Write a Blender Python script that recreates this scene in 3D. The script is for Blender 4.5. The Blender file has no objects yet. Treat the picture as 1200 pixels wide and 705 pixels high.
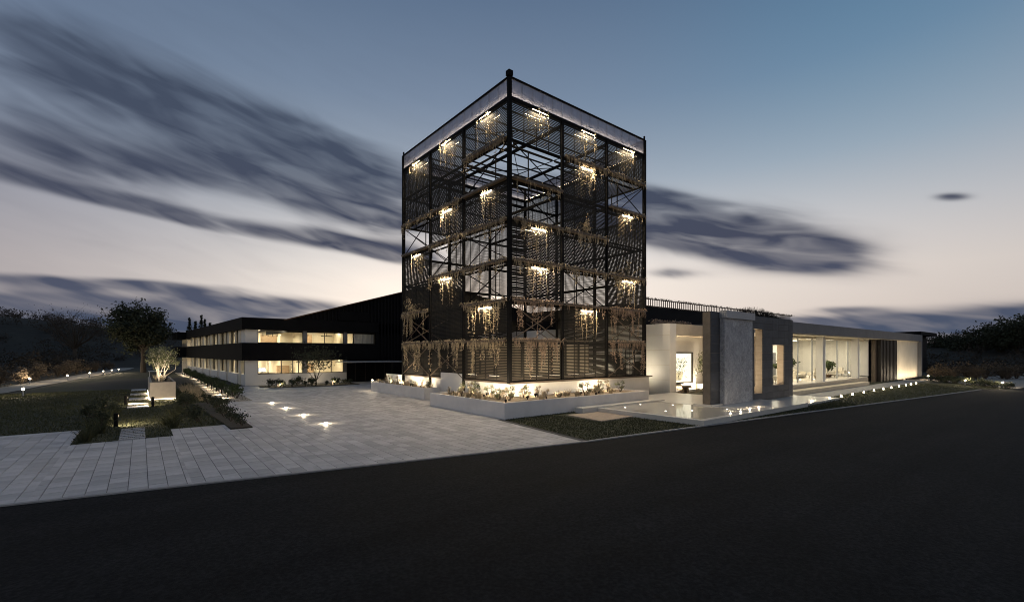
import bpy, math, random
from mathutils import Vector, Matrix
R = random.Random(7)
sc = bpy.context.scene
C = sc.collection
rad = math.radians

# ------------------------------------------------------------------ camera
F, PX, PY, H, D0 = 545.0, 600.0, 413.0, 3.4, 28.0
_l = math.hypot(.624, .7815)
FW = (.624/_l, .7815/_l); RT = (FW[1], -FW[0])
CAM = (-(D0*FW[0] + (597-PX)/F*D0*RT[0]), -(D0*FW[1] + (597-PX)/F*D0*RT[1]))
cd = bpy.data.cameras.new('camera'); cam = bpy.data.objects.new('camera', cd); C.objects.link(cam)
cd.sensor_width = 36; cd.lens = 36*F/1200; cd.shift_y = (PY-352.5)/1200; cd.clip_end = 5000; cd.clip_start = .1
cam.location = (CAM[0], CAM[1], H)
cam.rotation_euler = (rad(90), 0, math.atan2(FW[1], FW[0]) - rad(90))
sc.camera = cam
sc.view_settings.view_transform = 'Standard'; sc.view_settings.look = 'None'
sc.view_settings.exposure = 0; sc.view_settings.gamma = 1
cy = sc.cycles
cy.filter_width = 1.05; cy.use_denoising = True; cy.max_bounces = 7; cy.diffuse_bounces = 3; cy.glossy_bounces = 3
cy.transparent_max_bounces = 16; cy.transmission_bounces = 4
cy.sample_clamp_indirect = 4; cy.caustics_reflective = False; cy.caustics_refractive = False

# ------------------------------------------------------------------ sky
W = bpy.data.worlds.new('World'); sc.world = W; W.use_nodes = True
nt = W.node_tree; nt.nodes.clear()
def nd(t, tree=None, **kw):
    n = (tree or nt).nodes.new(t)
    for k, v in kw.items(): setattr(n, k, v)
    return n
def lk(a, b, tree=None): (tree or nt).links.new(a, b)
def mth(op, a, b=None, c=None, clamp=False):
    n = nd('ShaderNodeMath', operation=op, use_clamp=clamp)
    for i, v in enumerate((a, b, c)):
        if v is None: continue
        if isinstance(v, (int, float)): n.inputs[i].default_value = v
        else: lk(v, n.inputs[i])
    return n.outputs[0]
def cmix(fac, a, b, mode='MIX'):
    n = nd('ShaderNodeMix', data_type='RGBA', blend_type=mode)
    for s, v in ((n.inputs[0], fac), (n.inputs[6], a), (n.inputs[7], b)):
        if isinstance(v, (int, float)): s.default_value = v
        elif isinstance(v, tuple): s.default_value = (*v, 1)
        else: lk(v, s)
    return n.outputs[2]
def ramp(fac, stops, tree=None, interp='LINEAR'):
    n = nd('ShaderNodeValToRGB', tree); e = n.color_ramp.elements; n.color_ramp.interpolation = interp
    while len(e) < len(stops): e.new(.5)
    for el, (p, c) in zip(e, stops): el.position = p; el.color = (*c, 1) if len(c) == 3 else c
    lk(fac, n.inputs[0], tree); return n.outputs[0]
tc = nd('ShaderNodeTexCoord'); sx = nd('ShaderNodeSeparateXYZ'); lk(tc.outputs['Generated'], sx.inputs[0])
dx, dy, dz = sx.outputs
fx = mth('ADD', mth('MULTIPLY', dx, FW[0]), mth('MULTIPLY', dy, FW[1]))
rx = mth('ADD', mth('MULTIPLY', dx, RT[0]), mth('MULTIPLY', dy, RT[1]))
az = mth('ARCTAN2', rx, fx); el = mth('ARCSINE', dz)
ae = nd('ShaderNodeCombineXYZ'); lk(az, ae.inputs[0]); lk(el, ae.inputs[1])
eln = mth('DIVIDE', el, rad(90), clamp=True)
base = ramp(eln, [(0, (.34, .33, .36)), (.035, (.48, .43, .42)), (.09, (.51, .47, .46)), (.15, (.405, .415, .455)),
                  (.22, (.27, .33, .415)), (.31, (.168, .232, .335)), (.41, (.102, .158, .255)), (.62, (.066, .112, .195)), (1, (.055, .095, .16))])
def gauss(cx, cy_, sx_, sy_, rot=0.0):
    m = nd('ShaderNodeMapping', vector_type='TEXTURE')
    m.inputs[1].default_value = (cx, cy_, 0); m.inputs[2].default_value = (0, 0, rot); m.inputs[3].default_value = (sx_, sy_, 1)
    lk(ae.outputs[0], m.inputs[0])
    d = nd('ShaderNodeVectorMath', operation='DOT_PRODUCT'); lk(m.outputs[0], d.inputs[0]); lk(m.outputs[0], d.inputs[1])
    return mth('POWER', math.e, mth('MULTIPLY', d.outputs['Value'], -1))
glow = gauss(rad(-9), rad(4), rad(30), rad(11.5))
glow2 = gauss(rad(32), rad(9), rad(26), rad(10))
sky = cmix(1.0, base, cmix(glow, (0, 0, 0), (.50, .475, .41)), 'ADD')
sky = cmix(1.0, sky, cmix(glow2, (0, 0, 0), (.15, .115, .09)), 'ADD')
teal = gauss(rad(40), rad(34), rad(22), rad(14))
sky = cmix(teal, sky, cmix(1.0, sky, (.74, 1.0, 1.06), 'MULTIPLY'))
leftdim = gauss(rad(-52), rad(8), rad(20), rad(30))
sky = cmix(leftdim, sky, cmix(1.0, sky, (.70, .69, .75), 'MULTIPLY'))
SUN_AZ, SUN_EL = rad(-6), rad(1.5)
ns = nd('ShaderNodeTexSky', sky_type='NISHITA'); ns.sun_disc = False
ns.sun_elevation = SUN_EL
sdx = math.cos(SUN_AZ)*FW[0] + math.sin(SUN_AZ)*RT[0]; sdy = math.cos(SUN_AZ)*FW[1] + math.sin(SUN_AZ)*RT[1]
ns.sun_rotation = math.atan2(sdx, sdy)
sky = cmix(1.0, sky, cmix(1.0, ns.outputs[0], (.018, .018, .018), 'MULTIPLY'), 'ADD')
def aepx(px, py):
    a = math.atan((px-PX)/F); return a, math.atan((PY-py)/F*math.cos(a))
# streaky noise, falling to the right as the wind-drawn clouds do
sh = nd('ShaderNodeCombineXYZ')
lk(mth('MULTIPLY', az, 2.6), sh.inputs[0])
lk(mth('MULTIPLY', mth('ADD', el, mth('MULTIPLY', az, .22)), 12.0), sh.inputs[1])
nz = nd('ShaderNodeTexNoise'); nz.inputs['Scale'].default_value = 1.5; nz.inputs['Detail'].default_value = 3; nz.inputs['Roughness'].default_value = .45
nz.inputs['Distortion'].default_value = .7
lk(sh.outputs[0], nz.inputs['Vector'])
n1 = nz.outputs[0]
CL = [  # px centre, half length, half thickness, tilt in degrees, weight
 (250, 118, 300, 40, 21, .66), (40, 95, 190, 52, 12, .62), (140, 186, 190, 30, 8, 1.0), (395, 226, 140, 36, 21, 1.02), (310, 165, 170, 34, 20, .7),
 (225, 250, 280, 11, 11, .95), (425, 290, 80, 10, 13, .95), (120, 332, 150, 7, 3, .95), (110, 368, 270, 24, 1, 1.9), (310, 356, 80, 8, 3, .8),
 (840, 270, 130, 31, 10, 1.7), (912, 292, 80, 17, 10, 1.4), (740, 250, 90, 26, 8, 1.5), (1115, 231, 24, 5, 0, .72), (985, 363, 60, 4.5, -1, .8),
 (1110, 380, 220, 16, -2, 1.9), (790, 320, 40, 7, 0, .6), (620, 205, 80, 10, 10, .4), (960, 374, 70, 5, 0, .8)]
acc = None
for px, py, L, T, ang, wt in CL:
    a = rad(ang); c0 = aepx(px, py)
    e1 = aepx(px + L*math.cos(a), py + L*math.sin(a)); e0 = aepx(px - L*math.cos(a), py - L*math.sin(a))
    hx, hy = (e1[0]-e0[0])/2, (e1[1]-e0[1])/2
    q1 = aepx(px, py - T)
    g = gauss((e0[0]+e1[0])/2*.5+c0[0]*.5, (e0[1]+e1[1])/2*.5+c0[1]*.5, math.hypot(hx, hy), abs(q1[1]-c0[1])*math.cos(math.atan2(hy, hx))+1e-3, math.atan2(hy, hx))
    g = mth('MULTIPLY', g, wt*1.12)
    acc = g if acc is None else mth('ADD', acc, g)
# thin streaks everywhere in the sky, then the drawn-out banks
den = mth('ADD', mth('MULTIPLY', acc, mth('ADD', mth('MULTIPLY', n1, 1.7), .12)), mth('MULTIPLY', mth('SUBTRACT', n1, .5), .35))
sm = nd('ShaderNodeMapRange', interpolation_type='SMOOTHERSTEP'); lk(den, sm.inputs[0])
sm.inputs[1].default_value = .0; sm.inputs[2].default_value = 1.12; sm.inputs[3].default_value = 0; sm.inputs[4].default_value = .96
ccol = ramp(eln, [(0, (.06, .085, .14)), (.06, (.08, .092, .14)), (.14, (.062, .070, .108)), (.25, (.06, .078, .122)), (.45, (.05, .075, .12)), (1, (.05, .075, .11))])
nb = nd('ShaderNodeTexNoise'); nb.inputs['Scale'].default_value = 3.2; nb.inputs['Detail'].default_value = 3; nb.inputs['Roughness'].default_value = .45; nb.inputs['Distortion'].default_value = .5
lk(sh.outputs[0], nb.inputs['Vector'])
vr = nd('ShaderNodeMapRange'); lk(nb.outputs[0], vr.inputs[0]); vr.inputs[1].default_value = .3; vr.inputs[2].default_value = .68; vr.inputs[3].default_value = .74; vr.inputs[4].default_value = 1.12
veil = mth('MULTIPLY', mth('MULTIPLY', n1, nb.outputs[0]), .45)
sky = cmix(mth('MAXIMUM', mth('MULTIPLY', sm.outputs[0], vr.outputs[0], clamp=True), mth('MULTIPLY', veil, gauss(rad(-40), rad(18), rad(34), rad(16)))), sky, ccol)
# far below the horizon: dark ground
under = nd('ShaderNodeMapRange'); lk(dz, under.inputs[0]); under.inputs[1].default_value = -.02; under.inputs[2].default_value = .0
sky = cmix(under.outputs[0], (.03, .03, .03), sky)
bg = nd('ShaderNodeBackground'); lk(sky, bg.inputs[0]); bg.inputs[1].default_value = 1.0
wo = nd('ShaderNodeOutputWorld'); lk(bg.outputs[0], wo.inputs[0])

sl = bpy.data.lights.new('sun', 'SUN'); sl.energy = .04; sl.angle = rad(15); sl.color = (1, .86, .72)
sun = bpy.data.objects.new('sun', sl); C.objects.link(sun)
sun.rotation_euler = Vector((-sdx*math.cos(SUN_EL), -sdy*math.cos(SUN_EL), -math.sin(SUN_EL))).to_track_quat('-Z', 'Y').to_euler()

# ------------------------------------------------------------------ materials
def mat(name, col, rough=.7, var=.18, scale=4.0, bump=0.0, bscale=None, spec=.35, metal=0.0, rnd=0.0, stretch=(1, 1, 1), trans=0.0, rvar=0.0):
    m = bpy.data.materials.new(name); m.use_nodes = True; t = m.node_tree
    b = t.nodes['Principled BSDF']; b.inputs['Roughness'].default_value = rough; b.inputs['Metallic'].default_value = metal
    b.inputs['Specular IOR Level'].default_value = spec
    tcn = nd('ShaderNodeTexCoord', t); mp = nd('ShaderNodeMapping', t); mp.inputs[3].default_value = stretch
    lk(tcn.outputs['Object'], mp.inputs[0], t)
    n = nd('ShaderNodeTexNoise', t); n.inputs['Scale'].default_value = scale; n.inputs['Detail'].default_value = 6; n.inputs['Roughness'].default_value = .62
    lk(mp.outputs[0], n.inputs['Vector'], t)
    fac = n.outputs[0]
    lo = tuple(max(0, c*(1-var)) for c in col); hi = tuple(min(1, c*(1+var)) for c in col)
    rc = ramp(fac, [(.3, lo), (.7, hi)], t)
    if rnd:
        oi = nd('ShaderNodeObjectInfo', t); mr = nd('ShaderNodeMapRange', t); lk(oi.outputs['Random'], mr.inputs[0], t)
        mr.inputs[3].default_value = 1-rnd; mr.inputs[4].default_value = 1+rnd
        mx = nd('ShaderNodeVectorMath', t, operation='SCALE'); lk(rc, mx.inputs[0], t); lk(mr.outputs[0], mx.inputs['Scale'], t); rc = mx.outputs[0]
    lk(rc, b.inputs['Base Color'], t)
    if rvar:
        mr = nd('ShaderNodeMapRange', t); lk(fac, mr.inputs[0], t); mr.inputs[1].default_value = .3; mr.inputs[2].default_value = .7
        mr.inputs[3].default_value = rough-rvar; mr.inputs[4].default_value = rough+rvar; lk(mr.outputs[0], b.inputs['Roughness'], t)
    if bump:
        n2 = nd('ShaderNodeTexNoise', t); n2.inputs['Scale'].default_value = bscale or scale*6; n2.inputs['Detail'].default_value = 4
        lk(mp.outputs[0], n2.inputs['Vector'], t)
        bp = nd('ShaderNodeBump', t); bp.inputs['Strength'].default_value = bump; bp.inputs['Distance'].default_value = .02
        lk(n2.outputs[0], bp.inputs['Height'], t); lk(bp.outputs[0], b.inputs['Normal'], t)
    if trans:
        tr = nd('ShaderNodeBsdfTranslucent', t); lk(rc, tr.inputs[0], t)
        ms = nd('ShaderNodeMixShader', t); ms.inputs[0].default_value = trans
        lk(b.outputs[0], ms.inputs[1], t); lk(tr.outputs[0], ms.inputs[2], t)
        lk(ms.outputs[0], t.nodes['Material Output'].inputs[0], t)
    return m
def emit(name, col, st):
    m = bpy.data.materials.new(name); m.use_nodes = True; t = m.node_tree
    t.nodes.remove(t.nodes['Principled BSDF'])
    e = nd('ShaderNodeEmission', t); e.inputs[0].default_value = (*col, 1); e.inputs[1].default_value = st
    lk(e.outputs[0], t.nodes['Material Output'].inputs[0], t); return m
def glassmat(name, tint=(.96, .98, .97)):
    m = bpy.data.materials.new(name); m.use_nodes = True; t = m.node_tree; t.nodes.remove(t.nodes['Principled BSDF'])
    tr = nd('ShaderNodeBsdfTransparent', t); tr.inputs[0].default_value = (*tint, 1)
    gl = nd('ShaderNodeBsdfGlossy', t); gl.inputs['Roughness'].default_value = .02
    lw = nd('ShaderNodeLayerWeight', t); lw.inputs[0].default_value = .5
    pw = nd('ShaderNodeMath', t, operation='POWER'); lk(lw.outputs['Facing'], pw.inputs[0], t); pw.inputs[1].default_value = 5
    fr = nd('ShaderNodeMath', t, operation='MULTIPLY_ADD'); lk(pw.outputs[0], fr.inputs[0], t); fr.inputs[1].default_value = .5; fr.inputs[2].default_value = .02
    ms = nd('ShaderNodeMixShader', t); lk(fr.outputs[0], ms.inputs[0], t); lk(tr.outputs[0], ms.inputs[1], t); lk(gl.outputs[0], ms.inputs[2], t)
    lk(ms.outputs[0], t.nodes['Material Output'].inputs[0], t); return m
WARM = (1.0, .84, .62)
M = dict(
 asphalt=mat('asphalt', (.014, .014, .0145), .9, .3, .35, .4, 60, spec=.07, rvar=.05),
 soil=mat('soil', (.05, .042, .03), .95, .3, 3, .5),
 ground=mat('ground', (.03, .03, .02), .95, .35, .3, .5, 8),
 lawn=mat('lawn', (.036, .038, .018), .95, .4, 1.2, .6, 40),
 grass=mat('grass', (.055, .058, .027), .8, .4, .8, trans=.25),
 tile=mat('paving_stone', (.425, .405, .40), .62, .16, 2.2, .25, 40, rnd=.18, rvar=.1),
 tile_far=mat('paving_stone_far', (.425, .405, .40), .62, .2, 1.3, .25, 40, rvar=.1),
 joint=mat('joint_sand', (.085, .08, .077), .95, .2, 6),
 kerb=mat('kerb_stone', (.30, .29, .28), .8, .15, 3, .3),
 gravel=mat('gravel', (.33, .29, .24), .95, .25, 5, .6, 50),
 black=mat('black_steel', (.009, .0088, .0088), .7, .25, 3, .06, spec=.05, rvar=.1),
 slat=mat('slat_steel', (.028, .026, .023), .7, .3, 3, .06, spec=.06),
 clad=mat('black_cladding', (.009, .009, .0105), .65, .2, 1.5, .05, spec=.06, rvar=.1),
 band=mat('black_fascia', (.007, .007, .008), .75, .2, .8, .05, spec=.05),
 plaster=mat('white_plaster', (.62, .60, .57), .85, .06, .9, .15, 30),
 cream=mat('cream_plaster', (.66, .60, .49), .85, .06, .9, .12, 30),
 beige=mat('beige_panel', (.46, .40, .31), .8, .12, 1.2, .15, 20),
 planter=mat('planter_render', (.68, .64, .60), .85, .1, 1.0, .2, 25),
 ledge=mat('brown_ledge', (.10, .075, .055), .6, .2, 3),
 straw=mat('dry_straw', (.42, .345, .235), .9, .35, 3, trans=.25),
 pinkveg=mat('dry_creeper', (.36, .265, .195), .9, .4, 3, trans=.2),
 olive=mat('olive_leaf', (.13, .14, .075), .75, .4, 2.5, trans=.25),
 leaf=mat('leaf', (.055, .075, .03), .7, .4, 2.5, trans=.25),
 darkleaf=mat('dark_leaf', (.038, .044, .024), .8, .4, 1.5, trans=.15),
 hillside=mat('hillside', (.022, .02, .014), .95, .45, .25),
 scrub=mat('scrub', (.042, .034, .025), .9, .45, .25, trans=.1),
 redtwig=mat('red_twig', (.105, .08, .055), .9, .35, 1.5),
 bark=mat('bark', (.06, .048, .038), .95, .3, 6, .5),
 birch=mat('pale_bark', (.55, .5, .42), .85, .3, 7, .3),
 poly=mat('polycarbonate', (.35, .355, .42), .35, .10, 2, trans=.55, stretch=(6, 6, .6)),
 warmlit_stone=mat('dark_stone_warm_lit', (.13, .11, .09), .8, .25, 2, .3, 20),  # dark stone of the wall end, with warm light put into its colour
 concrete=mat('dark_stone', (.075, .075, .08), .75, .22, 1.1, .3, 22, rnd=.12),
 travert=mat('travertine', (.40, .33, .25), .8, .14, 1.4, .2, 18, stretch=(1, 1, 4)),
 zinc=mat('zinc', (.30, .31, .33), .5, .12, 2, metal=.4),
 roofslab=mat('grey_fascia', (.125, .128, .14), .7, .12, .8, .1),
 terrace=mat('terrace_slab', (.56, .53, .48), .30, .08, 1.5, spec=.5),
 mattile=mat('mat_stone', (.42, .33, .25), .9, .15, 4, .3),
 rust=mat('corten', (.085, .045, .025), .8, .3, 4, .2),
 frame=mat('dark_frame', (.025, .02, .016), .5, .2, 3),
 wood=mat('wood', (.24, .17, .11), .6, .3, 3, stretch=(1, 1, 8)),
 fabric=mat('pale_fabric', (.55, .5, .42), .95, .1, 6, .2),
 curtain=mat('curtain', (.45, .44, .45), .9, .12, 3, trans=.3, stretch=(6, 6, .3)),
 floorin=mat('polished_floor', (.5, .46, .4), .25, .06, 1),
 glass=glassmat('glass'),
 tube=emit('lamp_tube', (1, .84, .58), 8),
 strip=emit('lamp_strip', (1, .80, .54), 9),
 spot=emit('lamp_spot', (1, .85, .62), 40),
 flood=emit('lamp_flood', (1, .84, .60), 20),
 ceil=emit('ceiling_lamp', (1, .83, .56), 5),
 ceilb=emit('ceiling_lamp_bright', (1, .88, .66), 5),
 boll=emit('bollard_lamp', (1, .84, .58), .6),
 screen=emit('monitor_screen', (.95, .97, 1), 2.2),
)
_at = M['asphalt'].node_tree; _pb = _at.nodes['Principled BSDF']; _src = _pb.inputs['Base Color'].links[0].from_socket
_tc = nd('ShaderNodeTexCoord', _at); _n = nd('ShaderNodeTexNoise', _at); _n.inputs['Scale'].default_value = 17; _n.inputs['Detail'].default_value = 3; lk(_tc.outputs['Object'], _n.inputs['Vector'], _at)
_mp = nd('ShaderNodeMapping', _at); _mp.inputs[2].default_value = (0, 0, .13); _mp.inputs[3].default_value = (.10, .9, 1); lk(_tc.outputs['Object'], _mp.inputs[0], _at)
_n2 = nd('ShaderNodeTexNoise', _at); _n2.inputs['Scale'].default_value = 1.0; _n2.inputs['Detail'].default_value = 5; lk(_mp.outputs[0], _n2.inputs['Vector'], _at)
for _f, _st in ((_n.outputs[0], [(.33, (.66, .66, .66)), (.5, (1, 1, 1)), (.68, (1.5, 1.48, 1.46))]), (_n2.outputs[0], [(.3, (.78, .78, .78)), (.5, (1, 1, 1)), (.7, (1.16, 1.15, 1.14))])):
    _mx = nd('ShaderNodeMix', _at, data_type='RGBA', blend_type='MULTIPLY'); _mx.inputs[0].default_value = 1
    lk(_src, _mx.inputs[6], _at); lk(ramp(_f, _st, _at), _mx.inputs[7], _at); _src = _mx.outputs[2]
lk(_src, _pb.inputs['Base Color'], _at)
_t = M['poly'].node_tree; _o = _t.nodes['Material Output']; _s0 = _o.inputs[0].links[0].from_socket
_tr = nd('ShaderNodeBsdfTransparent', _t); _tr.inputs[0].default_value = (.86, .87, .93, 1); _m = nd('ShaderNodeMixShader', _t); _m.inputs[0].default_value = .42
lk(_s0, _m.inputs[1], _t); lk(_tr.outputs[0], _m.inputs[2], _t); lk(_m.outputs[0], _o.inputs[0], _t)
_t = M['tile_far'].node_tree; _pb = _t.nodes['Principled BSDF']; _s0 = _pb.inputs['Base Color'].links[0].from_socket
_g = nd('ShaderNodeNewGeometry', _t); _mr = nd('ShaderNodeMapRange', _t); lk(_g.outputs['Random Per Island'], _mr.inputs[0], _t); _mr.inputs[3].default_value = .82; _mr.inputs[4].default_value = 1.18
_vs = nd('ShaderNodeVectorMath', _t, operation='SCALE'); lk(_s0, _vs.inputs[0], _t); lk(_mr.outputs[0], _vs.inputs['Scale'], _t); lk(_vs.outputs[0], _pb.inputs['Base Color'], _t)
# pool water: a still, shallow film
wm = bpy.data.materials.new('water'); wm.use_nodes = True
_b = wm.node_tree.nodes['Principled BSDF']; _b.inputs['Base Color'].default_value = (.42, .40, .35, 1); _b.inputs['Roughness'].default_value = .06
_b.inputs['Specular IOR Level'].default_value = .5; _b.inputs['IOR'].default_value = 1.33
_t = wm.node_tree; _n = nd('ShaderNodeTexNoise', _t); _n.inputs['Scale'].default_value = 1.6
_bp = nd('ShaderNodeBump', _t); _bp.inputs['Strength'].default_value = .05; _bp.inputs['Distance'].default_value = .02
_tc = nd('ShaderNodeTexCoord', _t); lk(_tc.outputs['Object'], _n.inputs['Vector'], _t); lk(_n.outputs[0], _bp.inputs['Height'], _t); lk(_bp.outputs[0], _b.inputs['Normal'], _t)
M['water'] = wm
# veined stone
vm = mat('veined_marble', (.36, .36, .37), .55, .25, 1.5, .3, 14); vt = vm.node_tree
_v = nd('ShaderNodeTexNoise', vt); _v.inputs['Scale'].default_value = 2.4; _v.inputs['Detail'].default_value = 6; _v.inputs['Roughness'].default_value = .62; _v.inputs['Distortion'].default_value = 1.1
_tc = nd('ShaderNodeTexCoord', vt); lk(_tc.outputs['Object'], _v.inputs['Vector'], vt)
_r = ramp(_v.outputs[0], [(.40, (1, 1, 1)), (.475, (.8, .8, .82)), (.5, (.55, .55, .58)), (.525, (.84, .84, .86)), (.62, (1, 1, 1))], vt)
_pb = vt.nodes['Principled BSDF']; _src = _pb.inputs['Base Color'].links[0].from_socket
_mx = nd('ShaderNodeMix', vt, data_type='RGBA', blend_type='MULTIPLY'); _mx.inputs[0].default_value = 1
lk(_src, _mx.inputs[6], vt); lk(_r, _mx.inputs[7], vt); lk(_mx.outputs[2], _pb.inputs['Base Color'], vt)
M['marble'] = vm

# ------------------------------------------------------------------ helpers
ORG = {}
class MB:
    def __init__(s): s.v = []; s.f = []
    def box(s, x0, x1, y0, y1, z0, z1):
        i = len(s.v)
        s.v += [(x0, y0, z0), (x1, y0, z0), (x1, y1, z0), (x0, y1, z0), (x0, y0, z1), (x1, y0, z1), (x1, y1, z1), (x0, y1, z1)]
        s.f += [(i, i+3, i+2, i+1), (i+4, i+5, i+6, i+7), (i, i+1, i+5, i+4), (i+1, i+2, i+6, i+5), (i+2, i+3, i+7, i+6), (i+3, i, i+4, i+7)]
        return s
    def bar(s, p, q, w, h=None):
        h = h or w; p = Vector(p); q = Vector(q); d = (q-p).normalized()
        up = Vector((0, 0, 1)) if abs(d.z) < .95 else Vector((0, 1, 0))
        a = d.cross(up).normalized()*(w/2); b = a.cross(d).normalized()*(h/2); i = len(s.v)
        for c in (p, q): s.v += [tuple(c-a-b), tuple(c+a-b), tuple(c+a+b), tuple(c-a+b)]
        s.f += [(i, i+1, i+2, i+3), (i+7, i+6, i+5, i+4)] + [(i+k, i+4+k, i+4+(k+1) % 4, i+(k+1) % 4) for k in range(4)]
        return s
    def tube(s, pts, rs, n=6, cap=True):
        i = len(s.v); k = len(pts); P = [Vector(p) for p in pts]
        for j, p in enumerate(P):
            d = (P[min(j+1, k-1)] - P[max(j-1, 0)]).normalized()
            up = Vector((0, 0, 1)) if abs(d.z) < .9 else Vector((1, 0, 0))
            a = d.cross(up).normalized(); b = d.cross(a)
            for m in range(n):
                t = 2*math.pi*m/n; s.v.append(tuple(p + (a*math.cos(t)+b*math.sin(t))*rs[j]))
        for j in range(k-1):
            for m in range(n):
                s.f.append((i+j*n+m, i+j*n+(m+1) % n, i+(j+1)*n+(m+1) % n, i+(j+1)*n+m))
        if cap: s.f += [tuple(i+m for m in range(n)), tuple(i+(k-1)*n+n-1-m for m in range(n))]
        return s
    def poly(s, pts, z0, z1=None):
        i = len(s.v); n = len(pts)
        if z1 is None:
            s.v += [(x, y, z0) for x, y in pts]; s.f.append(tuple(range(i, i+n))); return s
        s.v += [(x, y, z0) for x, y in pts] + [(x, y, z1) for x, y in pts]
        s.f.append(tuple(range(i+n-1, i-1, -1))); s.f.append(tuple(range(i+n, i+2*n)))
        s.f += [(i+k, i+(k+1) % n, i+n+(k+1) % n, i+n+k) for k in range(n)]
        return s
    def quad(s, a, b, c, d):
        i = len(s.v); s.v += [tuple(a), tuple(b), tuple(c), tuple(d)]; s.f.append((i, i+1, i+2, i+3)); return s
    def leaf(s, p, size, rng, droop=0.0):
        d = Vector((rng.gauss(0, 1), rng.gauss(0, 1), rng.gauss(0, .8)-droop))
        d.normalize(); u = d.cross(Vector((rng.gauss(0, 1), rng.gauss(0, 1), rng.gauss(0, 1)))).normalized()
        p = Vector(p); L = size*rng.uniform(.7, 1.4); w = L*.28; i = len(s.v)
        s.v += [tuple(p), tuple(p+d*L*.5+u*w), tuple(p+d*L), tuple(p+d*L*.5-u*w)]; s.f.append((i, i+1, i+2, i+3))
    def ribbon(s, pts, w, rng):
        a = rng.uniform(0, math.pi); u = Vector((math.cos(a), math.sin(a), 0))*w/2; i = len(s.v); n = len(pts)
        for j, p in enumerate(pts):
            f = 1 if j < n-1 else .3
            s.v += [tuple(Vector(p)-u*f), tuple(Vector(p)+u*f)]
        s.f += [(i+2*j, i+2*j+1, i+2*j+3, i+2*j+2) for j in range(n-1)]
    def build(s, name, m, parent=None, smooth=False, stuff=False, origin=None):
        o3 = ORG.get(parent.name, (0, 0, 0)) if parent else (origin or (0, 0, 0))
        me = bpy.data.meshes.new(name)
        me.from_pydata([(x-o3[0], y-o3[1], z-o3[2]) for x, y, z in s.v], [], s.f)
        me.materials.append(M[m] if isinstance(m, str) else m)
        if smooth: me.polygons.foreach_set('use_smooth', [True]*len(me.polygons))
        o = bpy.data.objects.new(name, me); C.objects.link(o)
        if parent: o.parent = parent; ORG[o.name] = o3
        else: o.location = o3; ORG[o.name] = o3
        if stuff: o['kind'] = 'stuff'
        return o
def tag(o, label, cat, group=None):
    o['label'] = label; o['category'] = cat
    if group: o['group'] = group
    return o
def thing(name, label, cat, loc=(0, 0, 0), group=None):
    o = bpy.data.objects.new(name, None); C.objects.link(o); o.location = loc; o.empty_display_size = .2
    ORG[o.name] = tuple(loc); return tag(o, label, cat, group)
def struct(o): o['kind'] = 'structure'; return o
def dup(root, loc, rz=0.0, s=1.0, label=None, group=None):
    def cp(o, par):
        c = o.copy(); C.objects.link(c)
        if par: c.parent = par
        for ch in o.children: cp(ch, c)
        return c
    r = cp(root, None); r.location = loc; r.rotation_euler = (0, 0, rz); r.scale = (s, s, s)
    if label: r['label'] = label
    if group: r['group'] = group
    return r
def lit(parent, kind, loc, aim, watts, size=(.1, .1), col=(1, .81, .55), spread=180):
    l = bpy.data.lights.new('lamp_light', kind); l.energy = watts*3.6; l.color = col
    if kind == 'AREA': l.shape = 'RECTANGLE'; l.size, l.size_y = size; l.spread = rad(spread)
    else: l.shadow_soft_size = size[0]
    if kind == 'SPOT': l.spot_size = rad(spread); l.spot_blend = .8
    o = bpy.data.objects.new('lamp_light', l); C.objects.link(o); o.parent = parent; p = ORG.get(parent.name, (0, 0, 0))
    o.location = (loc[0]-p[0], loc[1]-p[1], loc[2]-p[2])
    if aim: o.rotation_euler = Vector(aim).to_track_quat('-Z', 'Y').to_euler()
    return o
used = set()
def place(root, loc, rz=0.0, s=1.0, label=None, group=None):
    if root.name not in used:
        used.add(root.name); root.location = loc; root.rotation_euler = (0, 0, rz); root.scale = (s, s, s)
        if label: root['label'] = label
        if group: root['group'] = group
        return root
    return dup(root, loc, rz, s, label, group)
def share(name, me, loc, parent, rot=None):
    o = bpy.data.objects.new(name, me); C.objects.link(o); o.parent = parent; p = ORG.get(parent.name, (0, 0, 0))
    o.location = (loc[0]-p[0], loc[1]-p[1], loc[2]-p[2])
    if rot: o.rotation_euler = rot
    return o
def G(px, py, z=0.0):
    d = F*(H-z)/(py-PY); l = (px-PX)/F*d
    return (CAM[0]+d*FW[0]+l*RT[0], CAM[1]+d*FW[1]+l*RT[1])
def clip(poly, a, b, c):  # keep a*x+b*y+c >= 0
    out = []
    for i in range(len(poly)):
        p, q = poly[i], poly[(i+1) % len(poly)]; fp = a*p[0]+b*p[1]+c; fq = a*q[0]+b*q[1]+c
        if fp >= 0: out.append(p)
        if (fp >= 0) != (fq >= 0):
            t = fp/(fp-fq); out.append((p[0]+(q[0]-p[0])*t, p[1]+(q[1]-p[1])*t))
    return out

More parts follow.
